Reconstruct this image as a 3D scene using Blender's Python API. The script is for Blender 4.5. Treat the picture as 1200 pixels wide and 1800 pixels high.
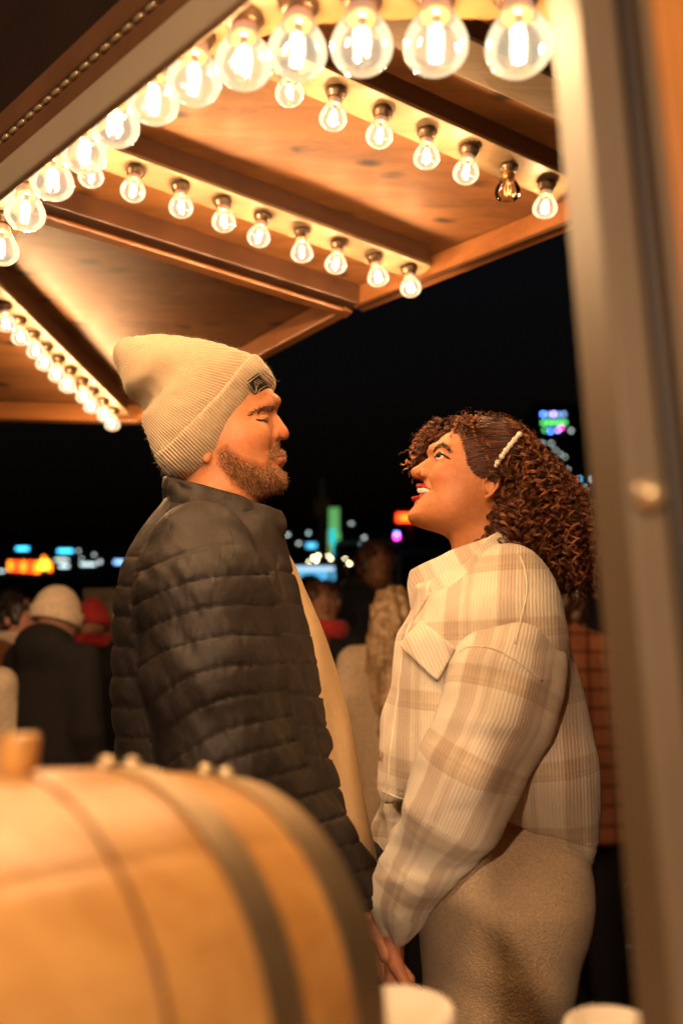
import bpy, bmesh, math, random
import numpy as np
from mathutils import Vector, Matrix
from mathutils.bvhtree import BVHTree
random.seed(7); rng = np.random.default_rng(7)
sc = bpy.context.scene
for o in list(bpy.data.objects): bpy.data.objects.remove(o)
col = sc.collection
# ------------------------------------------------------------------ camera
PITCH = math.atan(260/1500.); FPX = 1500.; CH = 1.3
CP, SP = math.cos(PITCH), math.sin(PITCH)
cam_d = bpy.data.cameras.new('camera'); cam = bpy.data.objects.new('camera', cam_d); col.objects.link(cam)
cam.location = (0, 0, CH); cam.rotation_euler = (math.pi/2+PITCH, 0, 0)
cam_d.sensor_fit = 'VERTICAL'; cam_d.sensor_height = 36; cam_d.sensor_width = 24; cam_d.lens = 30
cam_d.clip_start = 0.02; cam_d.clip_end = 2000
cam_d.dof.use_dof = True; cam_d.dof.focus_distance = 1.37; cam_d.dof.aperture_fstop = 2.3
sc.camera = cam
# ------------------------------------------------------------------ night sky and a trace of moonlight
w = bpy.data.worlds.new('World'); sc.world = w; w.use_nodes = True
nt = w.node_tree; bg = nt.nodes['Background']
sky = nt.nodes.new('ShaderNodeTexSky'); sky.sky_type = 'NISHITA'; sky.sun_disc = False
sky.sun_elevation = math.radians(-4); sky.sun_rotation = math.radians(200)
nt.links.new(sky.outputs[0], bg.inputs[0]); bg.inputs[1].default_value = 0.12
sun_d = bpy.data.lights.new('moon', 'SUN'); sun_d.energy = 0.004; sun_d.angle = math.radians(0.5)
moon = bpy.data.objects.new('moon', sun_d); col.objects.link(moon); moon.rotation_euler = (math.radians(50), 0, math.radians(200))
sc.view_settings.view_transform = 'Standard'; sc.view_settings.look = 'None'
sc.view_settings.exposure = 0.5; sc.view_settings.gamma = 1.0
sc.render.engine = 'CYCLES'
cy = sc.cycles
cy.use_denoising = True; cy.max_bounces = 6; cy.diffuse_bounces = 3; cy.glossy_bounces = 3; cy.transmission_bounces = 4
cy.transparent_max_bounces = 16; cy.caustics_reflective = False; cy.caustics_refractive = False; cy.sample_clamp_indirect = 4
BULB_W = 2.8; ROOM_W = 195.; BULB_COL = (1.0, 0.60, 0.29); ROOM_COL = (1.0, 0.66, 0.41)

# ================================================================== helpers
def ray(px, py):
    u = (px-600)/FPX; v = (900-py)/FPX
    return np.array([u, CP-v*SP, SP+v*CP])
def at(px, py, Y):
    r = ray(px, py); r = r*(Y/r[1]); return np.array([r[0], r[1], CH+r[2]])
def atz(px, py, z):
    r = ray(px, py); r = r*((z-CH)/r[2]); return np.array([r[0], r[1], CH+r[2]])
def topx(P, Y=None):
    P = np.asarray(P); x = P[..., 0]; y = P[..., 1] if Y is None else Y; z = P[..., 2]-CH
    d = y*CP+z*SP; up = -y*SP+z*CP
    return 600+FPX*x/d, 900-FPX*up/d
def mesh_np(name, V, Fq, smooth=True):
    V = np.asarray(V, np.float32); Fq = np.asarray(Fq, np.int32)
    me = bpy.data.meshes.new(name); n = Fq.shape[1]
    me.vertices.add(len(V)); me.vertices.foreach_set('co', V.ravel())
    me.loops.add(Fq.size); me.loops.foreach_set('vertex_index', Fq.ravel())
    me.polygons.add(len(Fq)); me.polygons.foreach_set('loop_start', np.arange(0, Fq.size, n, dtype=np.int32))
    me.polygons.foreach_set('loop_total', np.full(len(Fq), n, np.int32))
    if smooth: me.polygons.foreach_set('use_smooth', np.ones(len(Fq), bool))
    me.update(calc_edges=True); return me
def vcol(me, C, name='Col'):
    a = me.attributes.new(name, 'FLOAT_COLOR', 'POINT'); C = np.asarray(C, np.float32)
    if C.shape[1] == 3: C = np.c_[C, np.ones(len(C), np.float32)]
    a.data.foreach_set('color', C.astype(np.float32).ravel())
def verts(me):
    V = np.empty(len(me.vertices)*3, np.float32); me.vertices.foreach_get('co', V); return V.reshape(-1, 3).astype(float)
def norms(me):
    V = np.empty(len(me.vertices)*3, np.float32); me.vertices.foreach_get('normal', V); return V.reshape(-1, 3).astype(float)
def setv(me, V):
    me.vertices.foreach_set('co', np.asarray(V, np.float32).ravel()); me.update()
def tag(o, label=None, cat=None, group=None, kind=None):
    if label: o['label'] = label
    if cat: o['category'] = cat
    if group: o['group'] = group
    if kind: o['kind'] = kind
    return o
def empty(name, loc=(0, 0, 0), parent=None):
    o = bpy.data.objects.new(name, None); o.empty_display_size = 0.05; col.objects.link(o); o.location = loc
    if parent: o.parent = parent
    return o
def root_loc(p):
    l = Vector((0, 0, 0))
    while p is not None: l += p.location; p = p.parent
    return l
def obj(name, me, mat, parent=None, world=True):
    """link a mesh whose vertices are in world space; under a parent they are moved into its space"""
    o = bpy.data.objects.new(name, me); col.objects.link(o)
    if mat is not None and not me.materials: me.materials.append(mat)
    if parent is not None:
        o.parent = parent
        if world: o.location = -root_loc(parent)
    return o
# ---- mesh builders
class MB:
    def __init__(s): s.v = []; s.f = []
    def add(s, V, F):
        b = len(s.v); s.v += [tuple(map(float, p)) for p in V]; s.f += [tuple(b+i for i in f) for f in F]; return s
    def box(s, c, d, R=None):
        c = np.asarray(c, float); d = np.asarray(d, float)/2
        P = np.array([[x, y, z] for x in (-1, 1) for y in (-1, 1) for z in (-1, 1)])*d
        if R is not None: P = P @ np.asarray(R).T
        return s.add(P+c, [(0, 1, 3, 2), (4, 6, 7, 5), (0, 4, 5, 1), (2, 3, 7, 6), (0, 2, 6, 4), (1, 5, 7, 3)])
    def bar(s, a, b, wd, ht, up=(0, 0, 1)):
        """box from a to b; wd across, ht along up, a-b runs through the centre"""
        a = np.asarray(a, float); b = np.asarray(b, float); d = b-a; L = np.linalg.norm(d); d /= L
        sd = np.cross(d, up); sd /= np.linalg.norm(sd); u = np.cross(sd, d)
        return s.box((a+b)/2, (L, wd, ht), np.c_[d, sd, u])
    def tube(s, P, r, n=6, cap=True):
        P = np.asarray(P, float); r = np.broadcast_to(np.asarray(r, float), (len(P),))
        T = np.gradient(P, axis=0); T /= np.linalg.norm(T, axis=1)[:, None]+1e-12
        ref = np.array([0, 0, 1.]) if abs(T[0][2]) < .9 else np.array([1., 0, 0])
        V = []
        for i in range(len(P)):
            a = np.cross(T[i], ref); a /= np.linalg.norm(a)+1e-12; b = np.cross(T[i], a)
            for k in range(n):
                t = 2*math.pi*k/n; V.append(P[i]+r[i]*(a*math.cos(t)+b*math.sin(t)))
        F = [(i*n+k, i*n+(k+1) % n, (i+1)*n+(k+1) % n, (i+1)*n+k) for i in range(len(P)-1) for k in range(n)]
        if cap: F += [tuple(range(n-1, -1, -1)), tuple((len(P)-1)*n+k for k in range(n))]
        return s.add(V, F)
    def lathe(s, prof, n=20, c=(0, 0, 0), axis=(0, 0, 1), cap=True):
        ax = np.asarray(axis, float); ax /= np.linalg.norm(ax)
        ref = np.array([1., 0, 0]) if abs(ax[0]) < .9 else np.array([0, 1., 0])
        a = np.cross(ax, ref); a /= np.linalg.norm(a); b = np.cross(ax, a); c = np.asarray(c, float)
        V = [c+ax*z+r*(a*math.cos(2*math.pi*k/n)+b*math.sin(2*math.pi*k/n)) for r, z in prof for k in range(n)]
        m = len(prof)
        F = [(i*n+k, i*n+(k+1) % n, (i+1)*n+(k+1) % n, (i+1)*n+k) for i in range(m-1) for k in range(n)]
        if cap: F += [tuple(range(n-1, -1, -1)), tuple((m-1)*n+k for k in range(n))]
        return s.add(V, F)
    def mesh(s, name, smooth=False):
        me = bpy.data.meshes.new(name); me.from_pydata(s.v, [], s.f); me.update()
        bm = bmesh.new(); bm.from_mesh(me); bmesh.ops.recalc_face_normals(bm, faces=bm.faces); bm.to_mesh(me); bm.free()
        if smooth: me.polygons.foreach_set('use_smooth', [True]*len(me.polygons))
        return me
    def build(s, name, mat, parent=None, smooth=False, world=True): return obj(name, s.mesh(name, smooth), mat, parent, world)
def bevel(o, wd=.002, seg=2):
    m = o.modifiers.new('bevel', 'BEVEL'); m.width = wd; m.segments = seg; m.limit_method = 'ANGLE'; return o
def catmull(P, n=6, closed=False):
    P = np.asarray(P, float); m = len(P); out = []
    R = range(m) if closed else range(m-1)
    for i in R:
        if closed: p0, p1, p2, p3 = P[i-1], P[i], P[(i+1) % m], P[(i+2) % m]
        else: p0, p1, p2, p3 = P[max(i-1, 0)], P[i], P[i+1], P[min(i+2, m-1)]
        for k in range(n):
            t = k/n; out.append(.5*((2*p1)+(-p0+p2)*t+(2*p0-5*p1+4*p2-p3)*t*t+(-p0+3*p1-3*p2+p3)*t**3))
    if not closed: out.append(P[-1])
    return np.array(out)
# ---- implicit surfaces
def smin(a, b, k):
    h = np.clip(.5+.5*(b-a)/k, 0, 1); return b+(a-b)*h-k*h*(1-h)
def smax(a, b, k): return -smin(-a, -b, k)
def capsule(X, Y, Z, a, b, ra, rb=None):
    if rb is None: rb = ra
    a = np.asarray(a, float); d = np.asarray(b, float)-a; L = float(d@d)+1e-12
    t = np.clip(((X-a[0])*d[0]+(Y-a[1])*d[1]+(Z-a[2])*d[2])/L, 0, 1)
    return np.sqrt((X-a[0]-t*d[0])**2+(Y-a[1]-t*d[1])**2+(Z-a[2]-t*d[2])**2)-(ra+(rb-ra)*t)
def chain(X, Y, Z, pts, rad, k=.01):
    F = None
    for i in range(len(pts)-1):
        c = capsule(X, Y, Z, pts[i], pts[i+1], rad[i], rad[i+1]); F = c if F is None else smin(F, c, k)
    return F
def ellip(X, Y, Z, c, r):
    p = ((X-c[0])/r[0])**2+((Y-c[1])/r[1])**2+((Z-c[2])/r[2])**2
    q = ((X-c[0])/r[0]**2)**2+((Y-c[1])/r[1]**2)**2+((Z-c[2])/r[2]**2)**2
    k0 = np.sqrt(p); return k0*(k0-1)/(np.sqrt(q)+1e-9)
def inpoly(x, z, P):
    s = np.zeros(np.broadcast(x, z).shape, bool); n = len(P)
    for i in range(n):
        x1, z1 = P[i]; x2, z2 = P[(i+1) % n]
        if z1 == z2: continue
        c = ((z1 > z) != (z2 > z)) & (x < (x2-x1)*(z-z1)/(z2-z1)+x1); s ^= c
    return s
def polydist(x, z, P):
    """signed distance in the x-z plane, positive inside"""
    d = np.full(np.broadcast(x, z).shape, 1e9, np.float32); n = len(P)
    for i in range(n):
        a = P[i]; b = P[(i+1) % n]; e = b-a; L = e@e+1e-12
        t = np.clip(((x-a[0])*e[0]+(z-a[1])*e[1])/L, 0, 1)
        d = np.minimum(d, (x-a[0]-t*e[0])**2+(z-a[1]-t*e[1])**2)
    return np.where(inpoly(x, z, P), 1, -1)*np.sqrt(d)
def soft(d, R, h):
    """rounds off the ridges of a distance field away from its outline"""
    sg = .17*R/h
    if sg < .6: return d
    k = np.arange(-int(3*sg), int(3*sg)+1); g = np.exp(-.5*(k/sg)**2); g /= g.sum(); n = len(k)//2; b = d
    for ax_ in (0, 1):
        pad = np.pad(b, [(n, n) if q == ax_ else (0, 0) for q in (0, 1)], mode='edge'); o = np.zeros_like(b)
        for i, w_ in enumerate(g): o += w_*(pad[i:i+b.shape[0]] if ax_ == 0 else pad[:, i:i+b.shape[1]])
        b = o
    t = np.clip(d/(.4*R), 0, 1); t = t*t*(3-2*t); return d*(1-t)+b*t
def inflate(X, Y, Z, P, Y0, W, R, p=2.):
    x = X[:, 0, 0][:, None]; z = Z[0, 0, :][None, :]
    d = soft(polydist(x, z, P), R, float(x[1, 0]-x[0, 0])); a = np.maximum(1-d/R, 0)
    if np.ndim(W) == 2: W = W[:, None, :]
    return R*((a[:, None, :]**p+(np.abs(Y-Y0)/W)**p)**(1/p)-1)
def plane_poly(pts, Y, n=4):
    return catmull(np.array([[at(a, b, Y)[0], at(a, b, Y)[2]] for a, b in pts]), n, True)
def surface_nets(F, o, h):
    s = F < 0; nx, ny, nz = F.shape
    cnt = np.zeros((nx-1, ny-1, nz-1), np.int8)
    C8 = [(i, j, k) for i in (0, 1) for j in (0, 1) for k in (0, 1)]
    for i, j, k in C8: cnt += s[i:nx-1+i, j:ny-1+j, k:nz-1+k]
    act = (cnt > 0) & (cnt < 8); I = np.argwhere(act)
    idx = np.full(act.shape, -1, np.int64); idx[act] = np.arange(len(I))
    pos = np.zeros((len(I), 3)); c = np.zeros(len(I))
    val = {q: F[I[:, 0]+q[0], I[:, 1]+q[1], I[:, 2]+q[2]] for q in C8}
    for q in C8:
        for ax in range(3):
            if q[ax]: continue
            r = list(q); r[ax] = 1; r = tuple(r); A = val[q]; B = val[r]; m = (A < 0) != (B < 0)
            t = np.where(m, A/(A-B+1e-20), 0)
            for u in range(3): pos[:, u] += np.where(m, q[u]+(t if u == ax else 0), 0)
            c += m
    V = np.asarray(o)+h*(I+pos/c[:, None]); Q = []
    for ax in range(3):
        b, d = [(1, 2), (2, 0), (0, 1)][ax]
        sl = [slice(None)]*3; sl[ax] = slice(0, F.shape[ax]-1); A = s[tuple(sl)]; sl[ax] = slice(1, None); B = s[tuple(sl)]
        E = np.argwhere(A != B); E = E[(E[:, b] > 0) & (E[:, d] > 0) & (E[:, b] < F.shape[b]-1) & (E[:, d] < F.shape[d]-1)]
        if not len(E): continue
        fl = A[E[:, 0], E[:, 1], E[:, 2]]
        def cell(db, dd):
            e = E.copy(); e[:, b] -= db; e[:, d] -= dd; return idx[e[:, 0], e[:, 1], e[:, 2]]
        q = np.c_[cell(1, 1), cell(0, 1), cell(0, 0), cell(1, 0)]
        Q.append(np.where(fl[:, None], q, q[:, ::-1]))
    return V, np.concatenate(Q)
def sdf(name, f, lo, hi, h, relax=1):
    ax = [np.arange(l, u+h, h, dtype=np.float32) for l, u in zip(lo, hi)]
    X = ax[0][:, None, None]; Y = ax[1][None, :, None]; Z = ax[2][None, None, :]
    F = np.asarray(f(X, Y, Z), np.float32); F = np.broadcast_to(F, (len(ax[0]), len(ax[1]), len(ax[2]))).copy()
    for a in range(3):       # close at the border
        sl = [slice(None)]*3; sl[a] = 0; F[tuple(sl)] = np.maximum(F[tuple(sl)], h); sl[a] = -1; F[tuple(sl)] = np.maximum(F[tuple(sl)], h)
    V, Q = surface_nets(F, lo, h)
    for _ in range(relax):
        S = np.zeros_like(V); n = np.zeros(len(V))
        for a, b in ((0, 1), (1, 2), (2, 3), (3, 0)):
            np.add.at(S, Q[:, a], V[Q[:, b]]); np.add.at(n, Q[:, a], 1)
            np.add.at(S, Q[:, b], V[Q[:, a]]); np.add.at(n, Q[:, b], 1)
        V = .5*V+.5*S/np.maximum(n, 1)[:, None]
    return mesh_np(name, V, Q)
def vnoise(P, sc_=1., seed=0):
    P = np.asarray(P)*sc_; i = np.floor(P).astype(np.int64); f = P-i; f = f*f*(3-2*f); out = 0
    for dx in (0, 1):
        for dy in (0, 1):
            for dz in (0, 1):
                a = (i[:, 0]+dx)*73856093 ^ (i[:, 1]+dy)*19349663 ^ (i[:, 2]+dz)*83492791 ^ (seed*2654435761)
                a = (a ^ (a >> 13))*1274126177 & 0x7fffffff; r = ((a ^ (a >> 16)) & 0xffff)/32767.5-1
                out = out+r*np.where(dx, f[:, 0], 1-f[:, 0])*np.where(dy, f[:, 1], 1-f[:, 1])*np.where(dz, f[:, 2], 1-f[:, 2])
    return out
def join_mesh(name, meshes):
    bm = bmesh.new()
    for m in meshes: bm.from_mesh(m)
    me = bpy.data.meshes.new(name); bm.to_mesh(me); bm.free(); me.polygons.foreach_set('use_smooth', [True]*len(me.polygons)); return me
class Caster:
    def __init__(s, me):
        s.bvh = BVHTree.FromPolygons([v.co for v in me.vertices], [p.vertices for p in me.polygons])
    def hit(s, px, py, off=0.):
        r = Vector(ray(px, py)).normalized(); l, n, i, d = s.bvh.ray_cast(Vector((0, 0, CH)), r)
        if l is None: return None, None
        if n.dot(r) > 0: n = -n
        return np.array(l+n*off), np.array(n)
# ---- materials
def new_mat(name):
    m = bpy.data.materials.new(name); m.use_nodes = True; n = m.node_tree.nodes; return m, m.node_tree, n['Principled BSDF']
def N(t, typ, **kw):
    n = t.nodes.new('ShaderNode'+typ)
    for k, v in kw.items():
        if k in n.inputs: n.inputs[k].default_value = v
        else: setattr(n, k, v)
    return n
def ramp(t, fac, stops):
    r = t.nodes.new('ShaderNodeValToRGB'); e = r.color_ramp.elements
    while len(e) < len(stops): e.new(.5)
    for x, (p, c) in zip(e, stops): x.position = p; x.color = (*c, 1) if len(c) == 3 else c
    t.links.new(fac, r.inputs[0]); return r.outputs[0]
def coords(t, scale=(1, 1, 1), rot=(0, 0, 0), src='Object'):
    c = t.nodes.new('ShaderNodeTexCoord'); m = t.nodes.new('ShaderNodeMapping'); m.inputs['Scale'].default_value = scale; m.inputs['Rotation'].default_value = rot
    t.links.new(c.outputs[src], m.inputs[0]); return m.outputs[0]
def bump(t, b, h, strength=.3, dist=.002, prev=None):
    n = N(t, 'Bump', Strength=strength, Distance=dist); t.links.new(h, n.inputs['Height'])
    if prev: t.links.new(prev, n.inputs['Normal'])
    t.links.new(n.outputs[0], b.inputs['Normal']); return n.outputs[0]
def plain(name, c, rough=.6, metal=0., var=.12, scale=40., bmp=.15, bdist=.001, spec=None, sheen=0.):
    m, t, b = new_mat(name); v = coords(t)
    nz = N(t, 'TexNoise', Scale=scale, Detail=5.); t.links.new(v, nz.inputs['Vector'])
    t.links.new(ramp(t, nz.outputs[0], [(.25, tuple(x*(1-var) for x in c)), (.75, tuple(min(1, x*(1+var)) for x in c))]), b.inputs['Base Color'])
    b.inputs['Roughness'].default_value = rough; b.inputs['Metallic'].default_value = metal
    if spec is not None: b.inputs['Specular IOR Level'].default_value = spec
    if sheen: b.inputs['Sheen Weight'].default_value = sheen; b.inputs['Sheen Roughness'].default_value = .5
    if bmp: bump(t, b, nz.outputs[0], bmp, bdist)
    return m
def emit(name, c, s):
    m, t, b = new_mat(name); b.inputs['Base Color'].default_value = (*c, 1); b.inputs['Emission Color'].default_value = (*c, 1); b.inputs['Emission Strength'].default_value = s
    m.cycles.emission_sampling = 'NONE' if s < 3 else 'AUTO'; return m
def wood(name, c0, c1, grain=(2, 30, 30), rough=.5, knots=True, bmp=.2, rot=(0, 0, 0), coat=0., dark=None, kscale=None):
    m, t, b = new_mat(name); v = coords(t, grain, rot)
    n1 = N(t, 'TexNoise', Scale=1.5, Detail=10., Roughness=.68, Distortion=.9); t.links.new(v, n1.inputs['Vector'])
    n2 = N(t, 'TexNoise', Scale=.35, Detail=3.); t.links.new(v, n2.inputs['Vector'])
    mx = N(t, 'Math', operation='ADD'); t.links.new(n1.outputs[0], mx.inputs[0]); t.links.new(n2.outputs[0], mx.inputs[1])
    md = N(t, 'Math', operation='MULTIPLY'); md.inputs[1].default_value = .5; t.links.new(mx.outputs[0], md.inputs[0])
    c = ramp(t, md.outputs[0], [(.38, c0), (.5, tuple((a+d)/2 for a, d in zip(c0, c1))), (.62, c1)])
    if knots:
        vk = coords(t, kscale or (grain[0]*1.6+2., 9., 0.), rot)
        vo = N(t, 'TexVoronoi', voronoi_dimensions='2D', Scale=1.1, Randomness=1.); t.links.new(vk, vo.inputs['Vector'])
        dk = dark or tuple(x*.25 for x in c0)
        kr = ramp(t, vo.outputs['Distance'], [(.05, (1, 1, 1)), (.11, (.6, .6, .6)), (.17, (0, 0, 0))])
        n3 = N(t, 'TexNoise', Scale=1.3, Detail=2.); t.links.new(vk, n3.inputs['Vector'])
        g = N(t, 'Math', operation='MULTIPLY'); t.links.new(kr, g.inputs[0]); t.links.new(ramp(t, n3.outputs[0], [(.46, (0, 0, 0)), (.58, (.95, .95, .95))]), g.inputs[1])
        mix = N(t, 'MixRGB'); t.links.new(g.outputs[0], mix.inputs[0]); t.links.new(c, mix.inputs[1]); mix.inputs[2].default_value = (*dk, 1); c = mix.outputs[0]
    t.links.new(c, b.inputs['Base Color']); b.inputs['Roughness'].default_value = rough
    if coat: b.inputs['Coat Weight'].default_value = coat; b.inputs['Coat Roughness'].default_value = .25
    if bmp: bump(t, b, n1.outputs[0], bmp, .001)
    return m
# ================================================================== materials of the place
M = {}
M['ply'] = wood('plywood soffit', (.10, .038, .011), (.23, .096, .029), grain=(3.0, 16, 16), kscale=(4.2, 10, 0), dark=(.014, .006, .003), rough=.6, bmp=.3, rot=(0, 0, math.radians(-30)), coat=.03)
M['ply_dark'] = wood('smoky plywood soffit', (.085, .033, .010), (.215, .09, .028), grain=(2.6, 13, 13), kscale=(4.0, 9, 0), dark=(.012, .005, .003), rough=.55, bmp=.3, rot=(0, 0, math.radians(-52)), coat=.05)
M['beam'] = wood('brown painted beam', (.035, .013, .006), (.06, .023, .009), grain=(2, 25, 25), rough=.45, knots=False, bmp=.12, coat=.08)
M['rail'] = wood('varnished rail', (.19, .072, .024), (.28, .115, .04), grain=(2, 25, 25), rough=.3, knots=False, bmp=.08, coat=.4)
M['rail_dark'] = plain('dark brown rail paint', (.06, .025, .012), .3, var=.3, scale=12)
M['strip'] = wood('pale plywood strip', (.105, .068, .036), (.17, .115, .064), grain=(3, 40, 40), rough=.5, knots=False, bmp=.12)
M['tan'] = plain('tan painted frame', (.30, .235, .16), .5, var=.08, scale=6, bmp=.1)
M['post'] = plain('grey brown post paint', (.15, .108, .066), .55, var=.14, scale=9, bmp=.15)
M['header'] = plain('tan header paint', (.40, .315, .215), .5, var=.08, scale=6, bmp=.1)
M['molding'] = plain('brown moulding paint', (.16, .075, .035), .3, var=.2, scale=9)
M['dark'] = plain('dark stained board and gap shadow', (.022, .012, .008), .5, var=.3, scale=8)  # header board stain, also the colour of the gap shadow strip
M['bead'] = plain('brass bead', (.75, .60, .36), .25, metal=.6, var=.05)
M['board'] = wood('orange pine board', (.36, .125, .022), (.70, .30, .06), grain=(14, 14, 3.0), rough=.45, bmp=.2, coat=.2, kscale=(14, 0, 6))
M['bronze'] = plain('dark bronze socket', (.07, .045, .028), .35, metal=.7, var=.2)
M['brass'] = plain('brass lamp collar', (.55, .27, .10), .35, metal=.8, var=.1)
M['steel'] = plain('brushed hoop steel', (.42, .31, .18), .5, metal=.85, var=.2, scale=20)
M['white_card'] = plain('white paper cup', (.80, .74, .64), .6, var=.03)
M['counter'] = wood('counter board', (.22, .10, .035), (.38, .19, .07), grain=(1.5, 20, 20), rough=.4)
M['black'] = plain('black leather', (.012, .011, .011), .3, var=.3, scale=25, bmp=.3)
def glass_mat(name, glow):
    m = bpy.data.materials.new(name); m.use_nodes = True; t = m.node_tree; t.nodes.clear()
    out = t.nodes.new('ShaderNodeOutputMaterial'); tr = N(t, 'BsdfTransparent', Color=(.97, .94, .88, 1)); gl = N(t, 'BsdfGlossy', Roughness=.03, Color=(1, .95, .88, 1))
    fr = N(t, 'LayerWeight', Blend=.32); mx = t.nodes.new('ShaderNodeMixShader')
    t.links.new(fr.outputs['Fresnel'], mx.inputs[0]); t.links.new(tr.outputs[0], mx.inputs[1]); t.links.new(gl.outputs[0], mx.inputs[2])
    if glow:
        e = N(t, 'Emission', Color=(1, .82, .56, 1), Strength=glow); ad = t.nodes.new('ShaderNodeAddShader')
        t.links.new(mx.outputs[0], ad.inputs[0]); t.links.new(e.outputs[0], ad.inputs[1]); t.links.new(ad.outputs[0], out.inputs[0]); m.cycles.emission_sampling = 'NONE'
    else: t.links.new(mx.outputs[0], out.inputs[0])
    return m
M['glass_lit'] = glass_mat('lit bulb glass', .20); M['glass_off'] = glass_mat('clear bulb glass', 0)
M['filament'] = emit('glowing filament', (1, .80, .52), 2.9); M['fil_off'] = plain('cold filament', (.5, .4, .28), .3, metal=.5)

# ================================================================== ground
def ground_mat():
    m, t, b = new_mat('dark wet paving'); v = coords(t)
    n = N(t, 'TexNoise', Scale=3., Detail=8.); t.links.new(v, n.inputs['Vector'])
    t.links.new(ramp(t, n.outputs[0], [(.3, (.045, .034, .025)), (.7, (.10, .075, .052))]), b.inputs['Base Color'])
    t.links.new(ramp(t, n.outputs[0], [(.35, (.35, .35, .35)), (.65, (.75, .75, .75))]), b.inputs['Roughness']); bump(t, b, n.outputs[0], .2, .004); return m
M['ground'] = ground_mat()
g = MB().box((0, 60, -.05), (500, 500, .08)).build('ground', M['ground']); g['kind'] = 'structure'
slab = MB().box((0, 0, 0), (2.4, .285, .03)).mesh('plank')
slab.materials.append(M['ground'])
for j in range(26):
    for i in range(2):
        s_ = bpy.data.objects.new('plank', slab); col.objects.link(s_); s_.parent = g
        s_.location = (-1.15+2.42*i+.6*(j % 2), 1.9+.3*j, .002+.003*random.random())

# ================================================================== awning soffit: one sloping plane found from the lamp rows
def zb(x, y): return 2.27-.034*(x-.17)-.153*(y-1.52)
def onp(px, py, off=0.):
    r = ray(px, py); t = (2.27+off+.034*.17+.153*1.52-CH)/(r[2]+.034*r[0]+.153*r[1]); return np.array([0, 0, CH])+t*r
UPN = np.array([.034, .153, 1.]); UPN /= np.linalg.norm(UPN)
STRIP, PLY = .056, .128
J = onp(620, 549, .06); JD = onp(75, 378, .06); d1 = J-JD; d1 /= np.linalg.norm(d1)
P1 = onp(988, 404, .06); e1 = P1-J; e1 /= np.linalg.norm(e1)
P3 = onp(244, 744, .06); P4 = onp(0, 738, .06); e3 = P4-P3; e3 /= np.linalg.norm(e3)
def sheet(pts, th):
    pts = [np.asarray(p) for p in pts]; n = len(pts)
    return list(pts)+[p+UPN*th for p in pts], [tuple(range(n))[::-1], tuple(range(n, 2*n))]+[(i, (i+1) % n, n+(i+1) % n, n+i) for i in range(n)]
lift = UPN*(PLY-.06)
hatch = empty('lifting_hatch', (J[0], J[1], J[2])); tag(hatch, 'raised brown plywood hatch with dark beams, carrying the two long lamp rows', 'awning')
m = MB(); m.add(*sheet([J+lift, J+e1*1.15+lift, J+e1*1.15-d1*1.9+lift, J-d1*1.9+lift], .015)); m.build('plywood_panel', M['ply'], hatch)
hatch2 = empty('lifting_hatch', (P3[0], P3[1], P3[2])); tag(hatch2, 'darker plywood hatch on the left whose lamp row runs to the far corner', 'awning')
g2 = np.cross(UPN, d1)*.012
m = MB(); m.add(*sheet([J+lift+g2, J-d1*2.0+lift+g2, J-d1*2.0+lift+np.array([-.9, .6, -.06]), P3+e3*1.6+lift, P3+lift], .015)); m.build('plywood_panel', M['ply_dark'], hatch2)
def rail(a, b, wd, ht, mat, parent, name, shift=0., bev=.003):
    """hangs under the plywood from a to b (points on the rail's bottom line)"""
    a = np.asarray(a)+UPN*ht/2; b = np.asarray(b)+UPN*ht/2; sd = np.cross(b-a, UPN); sd /= np.linalg.norm(sd)
    return bevel(MB().bar(a+sd*shift, b+sd*shift, wd, ht, UPN).build(name, mat, parent), bev)
hh = PLY-.06-.002
rail(J+e1*.02, J+e1*1.2, .03, hh, M['rail'], hatch, 'edge_rail')
rail(J-d1*1.9, J, .032, hh, M['rail'], hatch, 'side_rail', -.022)
rail(J-d1*1.95+UPN*.004, J+UPN*.004, .030, hh-.006, M['rail_dark'], hatch2, 'side_rail', .024)
rail(J-d1*.012, P3, .03, hh, M['rail'], hatch2, 'edge_rail', 0.)
rail(P3, P3+e3*1.6, .03, hh, M['rail'], hatch2, 'edge_rail', 0.)
for (a, b) in ((J+e1*.02, J+e1*1.2), ):
    rail(a-UPN*.005, b-UPN*.005, .012, .008, M['rail_dark'], hatch, 'edge_lip', .016, .001)
# lamp rows (bulb centres, from left to right / near to far)
rows = {'A': [(503, 167), (592, 202), (675, 239), (751, 271), (824, 302), (895, 332), (964, 361)],
        'B': [(154, 312), (239, 338), (315, 365), (389, 389), (462, 416), (530, 441), (596, 465), (658, 486), (718, 507)],
        'C': [(8, 565), (31, 591), (56, 616), (80, 640), (102, 661), (124, 680), (144, 698), (163, 714), (181, 729), (199, 744)]}
RP = {k: np.array([onp(a, b, 0.) for a, b in v]) for k, v in rows.items()}
for k in RP:   # even spacing along a straight line
    i = np.arange(len(RP[k])); RP[k] = np.c_[[np.polyval(np.polyfit(i, RP[k][:, q], 1 if k != 'C' else 1), i) for q in range(3)]].T
def beam_along(Pa, Pb, parent, strip=True):
    a = np.array([Pa[0], Pa[1], zb(*Pa[:2])]); b = np.array([Pb[0], Pb[1], zb(*Pb[:2])])
    if strip: bevel(MB().bar(a+UPN*(STRIP+.005), b+UPN*(STRIP+.005), .075, .01, UPN).build('lamp_strip', M['strip'], parent), .002)
    hgt = PLY-STRIP-.012
    bevel(MB().bar(a+UPN*(STRIP+.0105+hgt/2), b+UPN*(STRIP+.0105+hgt/2), .052, hgt, UPN).build('beam', M['beam'], parent), .003)
def along(k, s0, s1):
    P = RP[k]; d = (P[-1]-P[0])/(len(P)-1); return P[0]+d*s0, P[0]+d*s1
beam_along(*along('A', -6, 6.55), hatch); beam_along(*along('B', -6, 8.45), hatch); beam_along(*along('C', -5, 9.6), hatch2)
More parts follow.
